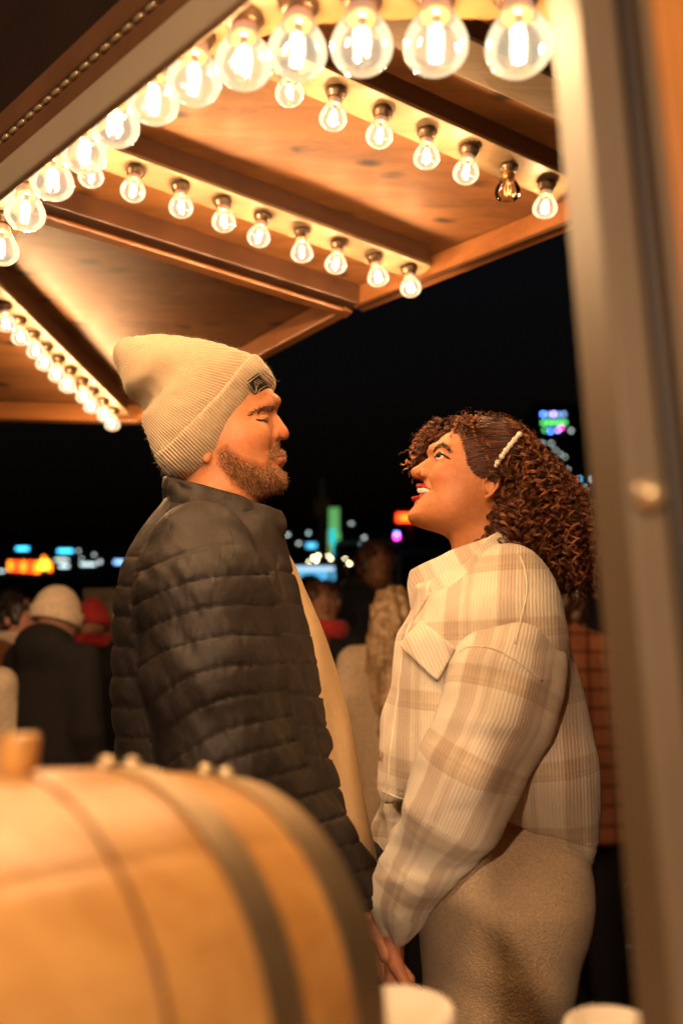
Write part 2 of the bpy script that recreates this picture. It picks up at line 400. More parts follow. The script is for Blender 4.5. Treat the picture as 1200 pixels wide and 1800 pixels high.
za, zc = onp(660, 12, 0.07), onp(965, 152, 0.07); zd = (zc-za)
beam_along(za-zd*2.2, zc+zd*.6, hatch, True)
# ---- bulbs
BP = []      # pear outline: (radius, height below the mount)
for i in range(15):
    t = i/14
    if t < .28: r = .0115+.004*(t/.28)**1.5
    else:
        u = (t-.28)/.72; r = .0155+(.0268-.0155)*math.sin(min(u/.55, 1)*math.pi/2) if u < .55 else .0268*math.sqrt(max(0, 1-((u-.55)/.45)**2))
    BP.append((max(r, .0004), -.014-.064*t))
me_glass = MB().lathe(BP, 20).mesh('bulb_glass', True)
me_sock = MB().lathe([(.019, 0), (.0195, -.004), (.0195, -.009), (.0165, -.011), (.0155, -.0165), (.0135, -.018)], 18).mesh('socket', True)
me_coll = MB().lathe([(.0118, -.0165), (.0128, -.019), (.0122, -.023), (.0128, -.027), (.0118, -.030)], 14).mesh('screw_collar', True)
fm = MB()
for k in range(4):
    a = k*math.pi/2+.4; q = .0052; fm.tube([(q*math.cos(a), q*math.sin(a), -.040-.002*(k % 2)), (q*1.25*math.cos(a+.25), q*1.25*math.sin(a+.25), -.052), (q*math.cos(a+.5), q*math.sin(a+.5), -.064)], .0016, 5)
me_fil = fm.mesh('filament', True)
gm = MB().lathe([(.0035, -.024), (.003, -.036), (.0045, -.040)], 8).mesh('glass_stem', True)
for me, mt in ((me_sock, 'bronze'), (me_coll, 'brass'), (gm, 'fil_off')): me.materials.append(M[mt])
g_on, g_off = me_glass, me_glass.copy(); g_on.materials.append(M['glass_lit']); g_off.materials.append(M['glass_off'])
f_on, f_off = me_fil, me_fil.copy(); f_on.materials.append(M['filament']); f_off.materials.append(M['fil_off'])
lamp_data = bpy.data.lights.new('bulb_light', 'POINT'); lamp_data.energy = BULB_W; lamp_data.color = BULB_COL; lamp_data.shadow_soft_size = .0085
def bulb(c, label, group, lit=True, tilt=True, k=1.):
    """c = centre of the glass"""
    o = empty('light_bulb', (c[0], c[1], c[2]+.053*k)); o.scale = (k, k, k); o.rotation_euler = (-.153*tilt+random.uniform(-.03, .03), .034*tilt+random.uniform(-.03, .03), random.random()*6)
    tag(o, label, 'light bulb', group)
    for nm, me in (('socket', me_sock), ('screw_collar', me_coll), ('glass', g_on if lit else g_off), ('glass_stem', gm), ('filament', f_on if lit else f_off)):
        p = bpy.data.objects.new(nm, me); col.objects.link(p); p.parent = o
    if lit:
        l = bpy.data.objects.new('bulb_light', lamp_data); col.objects.link(l); l.parent = o; l.location = (0, 0, -.053)
    return o
ORD = ['first', 'second', 'third', 'fourth', 'fifth', 'sixth', 'seventh', 'eighth', 'ninth', 'tenth', 'eleventh', 'twelfth']
for i, c in enumerate(RP['A']):
    if i == 5: bulb(c, 'unlit clear bulb showing its bare filament, last but one in the upper right row', 'lamps of the upper right row', False)
    else: bulb(c, f'lit pear bulb, {ORD[i]} from the left in the upper right row', 'lamps of the upper right row')
for i, c in enumerate(RP['B']): bulb(c, f'lit pear bulb, {ORD[i]} from the left in the middle row above the couple', 'lamps of the middle row')
for i, c in enumerate(RP['C']): bulb(c, f'lit pear bulb, {ORD[i]} from the left edge in the row running to the far corner', 'lamps of the far left row')
near = [(0, 437, 1.93), (45, 373, 1.93), (92, 315, 1.93), (147, 265, 1.93), (201, 217, 1.93), (267, 172, 1.93), (342, 138, 1.93), (427, 108, 1.925), (525, 86, 1.915), (637, 78, 1.90), (768, 75, 1.885), (912, 77, 1.87)]
NP = np.array([atz(*q) for q in near])
for i, c in enumerate(NP): bulb(c, f'large glowing pear bulb, {ORD[i]} from the left in the blurred near row', 'lamps of the near row', tilt=False, k=1.06+.012*i)
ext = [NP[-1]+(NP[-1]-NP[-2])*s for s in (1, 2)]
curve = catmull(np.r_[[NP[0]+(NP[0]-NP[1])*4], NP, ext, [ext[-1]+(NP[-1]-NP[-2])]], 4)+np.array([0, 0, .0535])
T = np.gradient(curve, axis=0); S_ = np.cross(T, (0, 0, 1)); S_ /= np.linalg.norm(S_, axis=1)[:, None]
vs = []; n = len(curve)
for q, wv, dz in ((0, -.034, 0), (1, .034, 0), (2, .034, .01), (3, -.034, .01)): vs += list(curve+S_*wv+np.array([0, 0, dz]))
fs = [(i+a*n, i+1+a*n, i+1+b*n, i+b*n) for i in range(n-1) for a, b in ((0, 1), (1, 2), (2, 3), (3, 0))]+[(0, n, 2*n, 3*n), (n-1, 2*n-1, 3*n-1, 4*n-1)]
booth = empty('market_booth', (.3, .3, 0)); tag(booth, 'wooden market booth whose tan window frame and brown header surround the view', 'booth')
MB().add(vs, fs).build('lamp_strip', wood('plywood strip darkened for glare', (.075, .044, .016), (.12, .072, .028), grain=(3, 40, 40), knots=False), booth)  # same plywood as the other strips, darkened to offset the near bulbs' glare
# ---- header over the window, running away to the left
h0 = atz(0, 340, 1.905); h1 = atz(420, 0, 1.905); hd = (h1-h0); hd /= np.linalg.norm(hd); hn = np.cross(hd, (0, 0, 1)); hn = hn if hn@(-h0) > 0 else -hn
ha, hb = h0-hd*1.3, h1+hd*.42
def hbar(z0, z1, out, dep, mat, name, bev=.003):
    a = ha.copy(); b = hb.copy(); a[2] = b[2] = (z0+z1)/2
    return bevel(MB().bar(a+hn*(out-dep/2), b+hn*(out-dep/2), dep, z1-z0).build(name, mat, booth), bev)
hbar(1.905, 1.953, .0, .012, M['header'], 'header_trim', .004)
hbar(1.9535, 1.983, -.003, .010, M['molding'], 'header_moulding', .006)
hbar(1.9835, 1.996, -.006, .008, M['molding'], 'bead_channel')
hbar(1.9965, 2.036, -.001, .012, M['molding'], 'header_moulding', .008)
hbar(2.0365, 2.62, -.010, .008, M['dark'], 'header_board')
bd = MB().lathe([(.0003, -.0085), (.0028, -.007), (.0034, 0), (.0028, .007), (.0003, .0085)], 8, axis=(1, 0, 0)).mesh('bead', True); bd.materials.append(M['bead'])
for i in range(80):
    p = ha+hd*(.35+.0225*i)+hn*(-.0040); o = bpy.data.objects.new('bead', bd); col.objects.link(o); o.parent = booth
    o.location = Vector((p[0], p[1], 1.9898))-root_loc(booth); o.rotation_euler = (0, 0, math.atan2(hd[1], hd[0]))
# ---- post, painted gap shadow and pine board at the right
def vpost(tl, bl, wd, dep, mat, name, Y, z0=.0, z1=2.6, bev=.003):
    """leaning upright: left edge passes the two picture points at depth Y"""
    a = at(*tl, Y); b = at(*bl, Y); d = (a-b)/(a[2]-b[2]); p0 = b+d*(z0-b[2]); p1 = b+d*(z1-b[2]); V = []
    for p in (p0, p1):
        for x, y in ((0, 0), (wd, 0), (wd, dep), (0, dep)): V.append(p+np.array([x, y, 0]))
    return bevel(MB().add(V, [(0, 1, 5, 4), (1, 2, 6, 5), (2, 3, 7, 6), (3, 0, 4, 7), (0, 3, 2, 1), (4, 5, 6, 7)]).build(name, mat, booth), bev, 3)
vpost((1016, 0), (1185, 1800), .021, .057, M['post'], 'window_post', .418)
vpost((1088, 0), (1268, 1800), .012, .03, M['dark'], 'gap_shadow_strip', .4165)  # dark bar standing in for the shadow between post and board
vpost((1124, 0), (1318, 1800), .008, .03, M['post'], 'board_edge', .405)
vpost((1146, 0), (1350, 1800), .30, .02, M['board'], 'pine_board', .40)
kp = at(1137, 872, .416)
kn = MB().lathe([(.0002, -.010), (.0045, -.009), (.0075, -.005), (.0078, 0), (.005, .004)], 14, c=kp, axis=(0, 1, 0)).build('latch_bolt', M['bead'], booth, True)
# ---- counter and barrel
ctr = bevel(MB().box((.25, .33, .918), (1.9, .9, .04)).build('serving_counter', M['counter']), .004)
tag(ctr, 'brown wooden serving counter under the barrel and paper cups', 'counter')
CT = .938
base = MB()
for x in (-.55, .25, 1.05):
    for y in (-.05, .7): base.box((x, y, .44+.004), (.06, .06, .905))
base.build('counter_leg', M['beam'], ctr)
th = .871; ax = np.array([math.cos(th), math.sin(th), 0]); sd = np.array([math.sin(th), -math.cos(th), 0]); B0 = np.array([-.044, .631, 1.097])
def R_(s): return .1445-.55*(s+.24)**2
SA, SB = -.44, -.0395
barrel = empty('wooden_barrel', tuple(B0+ax*(-.24)+np.array([0, 0, CT-1.097]))); tag(barrel, 'small oak barrel lying on its side on the counter, with brass-coloured hoops and a bung', 'barrel')
M['stave'] = [wood(f'barrel oak {i}', tuple(x*q for x in (.56, .26, .066)), tuple(x*q for x in (.82, .46, .15)), grain=(2.0, 26, 26), rough=.34, knots=False, bmp=.15, rot=(0, 0, -th), coat=.12) for i, q in enumerate((.86, .98, 1.06, .93))]
NS = 18; ss = np.linspace(SA, SB, 21)
for i in range(NS):
    V = []; m = 9; a0 = 2*math.pi*i/NS; da = 2*math.pi/NS
    for s in ss:
        for q in range(m):
            f = q/(m-1); a = a0+da*(.001+.998*f); e = -.0006*(abs(2*f-1)**6); r = R_(s)+e
            V.append(B0+ax*s+r*(np.array([0, 0, 1])*math.cos(a)+sd*math.sin(a)))
        for q in range(m-1, -1, -1):
            a = a0+da*(.003+.994*q/(m-1)); r = R_(s)-.014; V.append(B0+ax*s+r*(np.array([0, 0, 1])*math.cos(a)+sd*math.sin(a)))
    w_ = 2*m; F = [(j*w_+k, j*w_+(k+1) % w_, (j+1)*w_+(k+1) % w_, (j+1)*w_+k) for j in range(len(ss)-1) for k in range(w_)]
    F += [tuple(range(w_)), tuple((len(ss)-1)*w_+k for k in range(w_))]
    MB().add(V, F).build('stave', M['stave'][(i*7) % 4], barrel, False)
for s0, s1 in ((-.1445, -.1195), (-.074, -.0405), (-.345, -.325), (-.439, -.41)):
    MB().lathe([(R_(s0)+.0004, s0), (R_(s0)+.0022, s0), (R_(s1)+.0022, s1), (R_(s1)+.0004, s1)], 180, c=B0, axis=ax, cap=False).build('hoop', M['steel'], barrel, False)
    for q in (-.010, .010):
        s = (s0+s1)/2+q*.9; a = -.05+.02*(s0 > -.1); c = B0+ax*s+(R_(s)+.002)*(np.array([0, 0, 1])*math.cos(a)+sd*math.sin(a))
        MB().lathe([(.0055, -.002), (.0055, .002), (.004, .0045), (.0003, .0055)], 10, c=c).build('rivet', M['bead'], barrel, True)
MB().lathe([(R_(-.2035)-.001, -.2055), (R_(-.2035)+.0009, -.2045), (R_(-.2035)+.0009, -.2025), (R_(-.2035)-.001, -.2015)], 96, c=B0, axis=ax, cap=False).build('dark_ring', plain('dark oak', (.20, .07, .018), .5, var=.3), barrel, True)  # thin darker ring round the staves
for s in (SA+.012, SB-.012): MB().lathe([(.0003, s), (R_(s)-.012, s)], 40, c=B0, axis=ax, cap=False).build('barrel_head', M['stave'][1], barrel, True)
bs = min(np.arange(-.4, -.1, .002), key=lambda q: abs(topx(B0+ax*q+np.array([0, 0, R_(q)]))[0]-30)); cb = B0+ax*bs
MB().lathe([(.008, -.012), (.0085, 0), (.0098, .002), (.0105, .0165), (.0098, .0185), (.0003, .0188)], 20, c=(cb[0], cb[1], B0[2]+R_(bs)+.001)).build('bung', M['stave'][2], barrel, True)
for s in (-.36, -.12):
    c = B0+ax*s; MB().bar(c+sd*-.085+np.array([0, 0, CT-c[2]+.013]), c+sd*.085+np.array([0, 0, CT-c[2]+.013]), .03, .024).build('cradle_bar', M['beam'], barrel)
def cup(px, py, Y, r, h, label):
    c = at(px, py, Y); o = empty('paper_cup', (c[0], c[1], CT)); tag(o, label, 'cup', 'paper cups on the counter'); h = c[2]-CT
    pr = [(r*.74, .004), (r*.72, 0), (r*.75, .0005), (r*.95, h*.93), (r*.97, h-.012)]
    MB().lathe(pr, 36, c=c*np.array([1, 1, 0])+np.array([0, 0, CT+.001])).build('cup_wall', M['white_card'], o, True)
    MB().lathe([(r*.97, h-.013), (r*1.04, h-.012), (r*1.05, h-.006), (r*1.0, h-.003), (r*.97, h-.001), (r*.90, h), (r*.86, h-.003), (r*.3, h-.0035), (.0003, h-.0035)], 40, c=c*np.array([1, 1, 0])+np.array([0, 0, CT+.001])).build('lid', M['white_card'], o, True)
cup(697, 1768, .64, .0395, .12, 'white paper cup with a flat lid beside the end of the barrel')
cup(1078, 1800, .66, .034, .10, 'white cup lid just showing beside the tan post')
room_lamp = bpy.data.lights.new('room_light', 'POINT'); room_lamp.energy = ROOM_W; room_lamp.color = ROOM_COL; room_lamp.shadow_soft_size = .07
# ---- lamps inside the booth, over the counter behind the photographer
for c, t in (((-.95, -2.2, 2.25), 'large lit globe inside the booth, left behind the counter'), ((-.05, -2.4, 2.25), 'large lit globe inside the booth, right behind the counter')):
    o = bulb(c, t, 'lamps inside the booth', tilt=False, k=2.6)
    for ch in o.children:
        if ch.type == 'LIGHT':
            ch.data = room_lamp
# ================================================================== people
def skin_mat(name, rough=.5):
    m, t, b = new_mat(name); a = N(t, 'VertexColor', layer_name='Col'); v = coords(t)
    n = N(t, 'TexNoise', Scale=220., Detail=4.); t.links.new(v, n.inputs['Vector'])
    n2 = N(t, 'TexNoise', Scale=85., Detail=6., Roughness=.7); t.links.new(v, n2.inputs['Vector'])
    mx = N(t, 'MixRGB', blend_type='MULTIPLY'); mx.inputs[0].default_value = .8
    t.links.new(a.outputs[0], mx.inputs[1]); t.links.new(ramp(t, n2.outputs[0], [(.3, (.78, .66, .62)), (.7, (1, 1, 1))]), mx.inputs[2])
    t.links.new(mx.outputs[0], b.inputs['Base Color']); b.inputs['Roughness'].default_value = rough
    b.inputs['Specular IOR Level'].default_value = .35; b.inputs['Subsurface Weight'].default_value = .05; b.inputs['Subsurface Radius'].default_value = (1, .4, .2); b.inputs['Subsurface Scale'].default_value = .006
    bump(t, b, n2.outputs[0], .35, .0016, bump(t, b, n.outputs[0], .3, .0008)); return m
M['skin'] = skin_mat('skin')
def hair_mat(name, c0, c1, rough=.38):
    m, t, b = new_mat(name); v = coords(t); n = N(t, 'TexNoise', Scale=45., Detail=3.); t.links.new(v, n.inputs['Vector'])
    t.links.new(ramp(t, n.outputs[0], [(.32, c0), (.68, c1)]), b.inputs['Base Color']); b.inputs['Roughness'].default_value = rough; return m
def strand_mat(name, c0, c1, c2, rough=.36):
    m, t, b = new_mat(name); a = N(t, 'VertexColor', layer_name='Col'); sp = t.nodes.new('ShaderNodeSeparateColor'); t.links.new(a.outputs[0], sp.inputs[0])
    t.links.new(ramp(t, sp.outputs[0], [(.0, c0), (.55, c1), (1., c2)]), b.inputs['Base Color']); b.inputs['Roughness'].default_value = rough; return m
M['beard_strand'] = strand_mat('reddish beard strands', (.11, .040, .013), (.37, .16, .060), (.72, .38, .17))
M['beard'] = hair_mat('reddish brown beard hair', (.12, .045, .016), (.46, .22, .09)); M['brow'] = hair_mat('dark brow hair', (.035, .016, .010), (.06, .03, .016), .6)
M['lash'] = plain('dark lashes', (.008, .006, .005), .6, bmp=0); M['eye'] = plain('eye white', (.75, .68, .60), .15, bmp=0, var=.05); M['iris'] = plain('dark iris', (.03, .015, .008), .1, bmp=0)
YM = 1.42
def pp(px, py, lat=0., Y0=YM):
    """a point drawn on the mid plane in picture units, moved sideways by lat towards the camera"""
    return at(px, py, Y0-lat)
def comp(px, py, lat, Y0=YM):
    """where on the mid plane a point seen at px, py on the near side (lat) is drawn"""
    a, b = topx(at(px, py, Y0-lat), Y0); return (float(a), float(b))
def fpx(V, Y0=YM): return topx(V, Y0-np.abs(np.asarray(V)[..., 1]-Y0))
def blob_hairs(roots, nrm, dirs, length, rad, seg=3, curl=.3, n=3):
    """many short tapered hairs as one mesh"""
    K = len(roots); nn = len(rad) if np.ndim(rad) else 1
    t = np.linspace(0, 1, seg+1); L = np.asarray(length)[:, None, None]
    d = dirs/np.linalg.norm(dirs, axis=1)[:, None]; bend = rng.normal(size=(K, 3))*curl
    P = roots[:, None, :]+L*(t[None, :, None]*d[:, None, :]+(t**2)[None, :, None]*bend[:, None, :])
    a = np.cross(d, nrm); a /= np.linalg.norm(a, axis=1)[:, None]+1e-9; b = np.cross(d, a)
    ang = 2*np.pi*np.arange(n)/n; rr = np.asarray(rad).reshape(-1, 1, 1, 1)*(1-.75*t)[None, :, None, None]
    V = P[:, :, None, :]+rr*(np.cos(ang)[None, None, :, None]*a[:, None, None, :]+np.sin(ang)[None, None, :, None]*b[:, None, None, :])
    V = V.reshape(-1, 3); base = (np.arange(K)*(seg+1)*n)[:, None, None, None]
    i = np.arange(seg)[None, :, None, None]*n; k = np.arange(n)[None, None, :, None]; k2 = (k+1) % n
    Q = np.concatenate([base+i+k, base+i+k2, base+i+n+k2, base+i+n+k], axis=3).reshape(-1, 4)
    me = mesh_np('hair', V, Q); hv = np.repeat(rng.random(K), (seg+1)*n); vcol(me, np.c_[hv, hv, hv]); return me
def sample_faces(me, mask_fn, count):
    V = verts(me); Nn = norms(me); ok = np.flatnonzero(mask_fn(V, Nn))
    i = rng.choice(ok, count); j = V[i]+rng.normal(size=(count, 3))*.0008; return j, Nn[i]
def quilt_mat(name, c0, c1):
    m, t, b = new_mat(name); v = coords(t, (1, 1, 1))
    n = N(t, 'TexNoise', Scale=60., Detail=6., Distortion=1.2); t.links.new(v, n.inputs['Vector'])
    n2 = N(t, 'TexNoise', Scale=14., Detail=3., Distortion=.8); t.links.new(coords(t, (1.6, 1, .7), (0, .6, 0)), n2.inputs['Vector'])
    a = N(t, 'VertexColor', layer_name='Col'); mx = N(t, 'MixRGB', blend_type='MULTIPLY'); mx.inputs[0].default_value = 1.
    t.links.new(ramp(t, n.outputs[0], [(.3, c0), (.7, c1)]), mx.inputs[1]); t.links.new(a.outputs[0], mx.inputs[2])
    t.links.new(mx.outputs[0], b.inputs['Base Color']); b.inputs['Roughness'].default_value = .6; b.inputs['Specular IOR Level'].default_value = .38
    p = bump(t, b, n2.outputs[0], .45, .011); bump(t, b, n.outputs[0], .25, .002, p); return m
M['puffer'] = quilt_mat('charcoal quilted nylon', (.017, .0125, .010), (.026, .019, .0155))
def knit_mat(name, c0, c1):
    m, t, b = new_mat(name); a = N(t, 'VertexColor', layer_name='Col'); sp = t.nodes.new('ShaderNodeSeparateColor'); t.links.new(a.outputs[0], sp.inputs[0])
    def wave(src, k, pw):
        mm = N(t, 'Math', operation='MULTIPLY'); mm.inputs[1].default_value = k; t.links.new(src, mm.inputs[0])
        s = N(t, 'Math', operation='SINE'); t.links.new(mm.outputs[0], s.inputs[0]); ab = N(t, 'Math', operation='MULTIPLY_ADD'); ab.inputs[1].default_value = .5; ab.inputs[2].default_value = .5; t.links.new(s.outputs[0], ab.inputs[0])
        p = N(t, 'Math', operation='POWER'); p.inputs[1].default_value = pw; t.links.new(ab.outputs[0], p.inputs[0]); return p.outputs[0]
    r = wave(sp.outputs[0], 2*math.pi, .7); s = wave(sp.outputs[1], 2*math.pi, 1.)
    v = coords(t); n = N(t, 'TexNoise', Scale=350., Detail=4.); t.links.new(v, n.inputs['Vector']); n2 = N(t, 'TexNoise', Scale=30., Detail=3.); t.links.new(v, n2.inputs['Vector'])
    mx = N(t, 'Math', operation='MULTIPLY_ADD'); mx.inputs[1].default_value = .22; t.links.new(s, mx.inputs[0]); t.links.new(r, mx.inputs[2])
    m2 = N(t, 'Math', operation='MULTIPLY_ADD'); m2.inputs[1].default_value = .5; t.links.new(n.outputs[0], m2.inputs[0]); t.links.new(mx.outputs[0], m2.inputs[2])
    m3 = N(t, 'Math', operation='MULTIPLY_ADD'); m3.inputs[1].default_value = .5; t.links.new(n2.outputs[0], m3.inputs[0]); t.links.new(m2.outputs[0], m3.inputs[2])
    t.links.new(ramp(t, m3.outputs[0], [(.45, c0), (1.5, c1)]), b.inputs['Base Color']); b.inputs['Roughness'].default_value = .9
    b.inputs['Sheen Weight'].default_value = .25
    bump(t, b, m2.outputs[0], .8, .0013); return m
M['knit'] = knit_mat('cream ribbed knit', (.29, .21, .125), (.48, .365, .235))

# ---------------------------------------------------------------- the man
base_pt = pp(400, 1300); man = empty('person', (base_pt[0], YM, 0))
tag(man, 'bearded person in cream knit hat and dark quilted jacket, facing right', 'person')
mh = plane_poly([(470, 672), (480, 690), (486.5, 703), (483, 716), (481, 730), (482, 745), (484, 760), (487, 774), (489, 788), (488, 799), (490, 808), (491, 819), (495, 827), (499, 837), (497, 847), (488, 856), (470, 863), (440, 866), (405, 862), (360, 850), (315, 825), (290, 790), (284, 750), (296, 700), (325, 660), (370, 640), (415, 645), (448, 655)], YM)
mn = plane_poly([(482, 716), (485, 726), (492, 735), (500, 747), (505.5, 755), (507, 761), (505, 767), (500, 770.5), (494, 772), (486, 775), (474, 773), (468, 757), (472, 737)], YM)
def man_head(X, Y, Z):
    Yr = YM-np.abs(Y-YM)                     # fold: both halves are the near half
    F = inflate(X, Y, Z, mh, YM, .080, .092, 2.1)
    F = smin(F, inflate(X, Y, Z, mn, YM, .0175, .014, 1.8), .007)
    F = smin(F, ellip(X, Yr, Z, pp(479.5, 765.5, .0155), (.0105, .0075, .0085)), .004)      # nostril wing
    F = smin(F, ellip(X, Yr, Z, pp(497, 763, .004), (.0095, .009, .0085)), .005)
    for a, b in (((486, 705, .0), (470, 710, .030)), ((470, 710, .030), (448, 721, .052))): F = smin(F, capsule(X, Yr, Z, pp(*a), pp(*b), .0075, .0065), .012)
    F = smax(F, -ellip(X, Yr, Z, pp(466, 733, .044), (.016, .011, .0095)), .010)            # eye socket
    F = smin(F, ellip(X, Yr, Z, pp(458, 734.5, .0375), (.0135, .0125, .0105)), .004)         # lid over the eye
    F = smax(F, -chain(X, Yr, Z, [pp(471, 738.5, .0385), pp(462, 739.5, .0505), pp(449, 739, .0555)], [.0012, .0016, .0012], .001), .0025)
    F = smax(F, -chain(X, Yr, Z, [pp(470, 729, .036), pp(459, 728.5, .050), pp(446, 733, .056)], [.0016, .0020, .0014], .001), .004)
    F = smax(F, -chain(X, Yr, Z, [pp(470, 745, .038), pp(460, 747, .051), pp(448, 746, .057)], [.0008, .0014, .001], .001), .005)
    F = smin(F, ellip(X, Yr, Z, pp(440, 766, .050), (.030, .020, .022)), .022)              # cheek
    F = smax(F, -chain(X, Yr, Z, [pp(473, 765, .027), pp(470, 778, .034), pp(471, 792, .036)], [.0024, .0034, .0022], .001), .008)
    F = smax(F, -ellip(X, Yr, Z, pp(492, 772.5, .0075), (.0055, .0035, .0030)), .003)       # nostril
    F = smin(F, chain(X, Yr, Z, [pp(495, 797.5, 0), pp(489, 798.5, .016), pp(478, 803, .029)], [.006, .0055, .003], .004), .005)
    F = smin(F, chain(X, Yr, Z, [pp(497, 808.5, 0), pp(490.5, 808, .015), pp(479, 806, .028)], [.0068, .006, .003], .004), .005)
    F = smax(F, -chain(X, Yr, Z, [pp(502, 802.2, 0), pp(493, 802.6, .018), pp(477, 804.5, .033)], [.0011, .0011, .0012], .001), .002)
    F = smin(F, ellip(X, Yr, Z, pp(362, 796, .071), (.009, .005, .015)), .004)              # ear
    F = smin(F, capsule(X, Y, Z, pp(392, 835), pp(372, 1010), .062, .070), .02)
    return F
def bounds(x0, x1, y0, y1, lat, Y0=YM):
    a = at(x0, y1, Y0); b = at(x1, y0, Y0); return np.array([a[0], Y0-lat, a[2]]), np.array([b[0], Y0+lat, b[2]])
head_me = sdf('body', man_head, *bounds(270, 520, 625, 1010, .12), .0016, 1)
V = verts(head_me); sx, sy = fpx(V); C = np.tile((.56, .235, .10), (len(V), 1))
beard_poly = np.array([(400, 776), (412, 788), (424, 797), (442, 806), (462, 811), (468, 803), (471, 795), (479, 783), (489, 776), (505, 774), (512, 790), (507, 800), (492, 801), (478, 804), (482, 813), (494, 817), (506, 819), (516, 835), (514, 856), (490, 870), (460, 880), (447, 884), (425, 868), (400, 848), (380, 818), (376, 795), (386, 782)], float)
lipm = inpoly(sx, sy, np.array([(474, 804), (488, 800), (503, 801), (506, 812), (496, 815.5), (484, 811)])); C[lipm] = (.52, .20, .13)
bm_ = inpoly(sx, sy, beard_poly) & ~lipm; C[bm_] = C[bm_]*(1-.55*np.clip(polydist(sx[bm_], sy[bm_], beard_poly)/10, 0, 1)[:, None]*np.array([.8, 1, 1]))
red = np.exp(-((sx-500)**2+(sy-760)**2)/160)+.7*np.exp(-((sx-440)**2+(sy-770)**2)/500); C *= 1-np.array([0., .22, .25])*red[:, None]
def core_parts(pts_r):
    ms = []
    for pts, rad, h in pts_r:
        pts = [np.asarray(p) for p in pts]; A = np.array(pts); R = max(rad)+.01
        ms.append(sdf('core', lambda X, Y, Z: chain(X, Y, Z, pts, rad, .02), A.min(0)-R, A.max(0)+R, h, 1))
    return ms
def hand_pts(wrist, aim, side, size=1., curl=.5, thumb_side=1):
    """chains of a hand: palm, four unequal bent fingers and a thumb"""
    wrist = np.asarray(wrist, float); aim = np.asarray(aim, float)/np.linalg.norm(aim); side = np.asarray(side, float); side = side-aim*(side@aim); side /= np.linalg.norm(side); nn = np.cross(aim, side)
    out = []
    for k, (o, L) in enumerate(((-.030, .062), (-.010, .074), (.010, .079), (.029, .072))):
        b = wrist+aim*.085*size+side*o*size; out.append(([wrist+aim*.01+side*o*.5*size, b], [.014*size, .0115*size]))
        d = aim; p = b; q = [b]
        for s in (.45, .30, .25):
            ang = curl*.55; d = d*math.cos(ang)+nn*math.sin(ang); d /= np.linalg.norm(d); p = p+d*L*s*size; q.append(p)
        out.append((q, [.0092*size, .0088*size, .0082*size, .0068*size]))
    tb = wrist+aim*.028*size-side*.030*thumb_side*size; q = [wrist+aim*.012, tb, tb+(aim*.75-side*.6*thumb_side+nn*.25)*.036*size, tb+(aim*.95-side*.62*thumb_side+nn*.55)*.062*size]
    out.append((q, [.014*size, .0135*size, .0105*size, .0078*size])); return out
def hand_mesh(wrist, aim, side, size=1., curl=.5, ts=1, forearm=None):
    hp = hand_pts(wrist, aim, side, size, curl, ts)
    if forearm is not None: hp.append(([np.asarray(forearm), np.asarray(wrist)], [.036, .026]))
    A = np.concatenate([np.array(p) for p, r in hp])
    def f(X, Y, Z):
        F = None
        for p, r in hp:
            c = chain(X, Y, Z, p, r, .006); F = c if F is None else smin(F, c, .005)
        return F
    return sdf('hand', f, A.min(0)-.045, A.max(0)+.045, .0028, 1)
HY = 1.36
mw = pp(655, 1588, 0, HY); mhand = hand_mesh(mw, (.18, 0, -1), (0, 1, .1), 1.02, .8, 1, pp(560, 1500, .04, HY))
core = core_parts([([pp(375, 960), pp(360, 1100), pp(420, 1480)], [.06, .13, .12], .01)]+[([pp(415, 1480, s*.08), np.array([pp(415, 1480)[0], YM-s*.09, .50]), np.array([pp(405, 1480)[0], YM-s*.10, .09])], [.085, .06, .045], .01) for s in (1, -1)])
nhead = len(V); body = join_mesh('body', [head_me, mhand]+core); vv = verts(body)
vcol(body, np.r_[C, np.tile((.56, .27, .16), (len(vv)-nhead, 1))]); obj('body', body, M['skin'], man)
hc = Caster(head_me)
# beard, brows, lashes
def beard_mask(V, Nn):
    x, y = fpx(V); return inpoly(x, y, beard_poly) & ~inpoly(x, y, np.array([(477, 804), (488, 801), (500, 802), (503, 811), (496, 814), (484, 810)]))
r, nn = sample_faces(head_me, beard_mask, 11000); x, y = fpx(r)
d = nn*.55+np.array([.30, 0, -.75])+rng.normal(size=r.shape)*.28; mus = (y < 802) & (x > 468); d[mus] = nn[mus]*.55+np.array([-.25, 0, -.8])+rng.normal(size=(mus.sum(), 3))*.25
edge = np.clip(polydist(x, y, beard_poly)/20, .25, 1); keep = rng.random(len(r)) < np.clip(edge*1.5-.25, .1, 1)
obj('beard', blob_hairs(r[keep], nn[keep], d[keep], (rng.uniform(.005, .010, len(r))*edge)[keep], rng.uniform(.0004, .00095, keep.sum()), 3, .25), M['beard_strand'], man)
mst = np.array([(470, 800), (473, 790), (481, 780), (490, 774.5), (506, 773), (512, 788), (508, 795), (492, 797), (478, 802)])
r, nn = sample_faces(head_me, lambda V, Nn: inpoly(*fpx(V), mst), 3600); d = nn*.28+np.array([-.15, 0, -.9])+rng.normal(size=r.shape)*.2
obj('mustache', blob_hairs(r, nn, d, rng.uniform(.004, .0075, len(r)), rng.uniform(.0004, .0008, len(r)), 3, .25), M['beard_strand'], man)
brow_poly = np.array([(482, 714), (476, 711), (462, 714), (448, 720), (437, 731), (441, 733), (452, 725), (466, 722), (478, 724)])
for sd_ in (1, -1):
  r, nn = sample_faces(head_me, lambda V, Nn: inpoly(*fpx(V), brow_poly) & ((V[:, 1]-YM)*sd_ < -.004), 450)
  d = nn*.12+np.array([-.8, 0, -.15])+rng.normal(size=r.shape)*.25; obj('eyebrow', blob_hairs(r, nn, d, rng.uniform(.005, .009, len(r)), np.full(len(r), .0005), 2, .2), M['brow'], man)
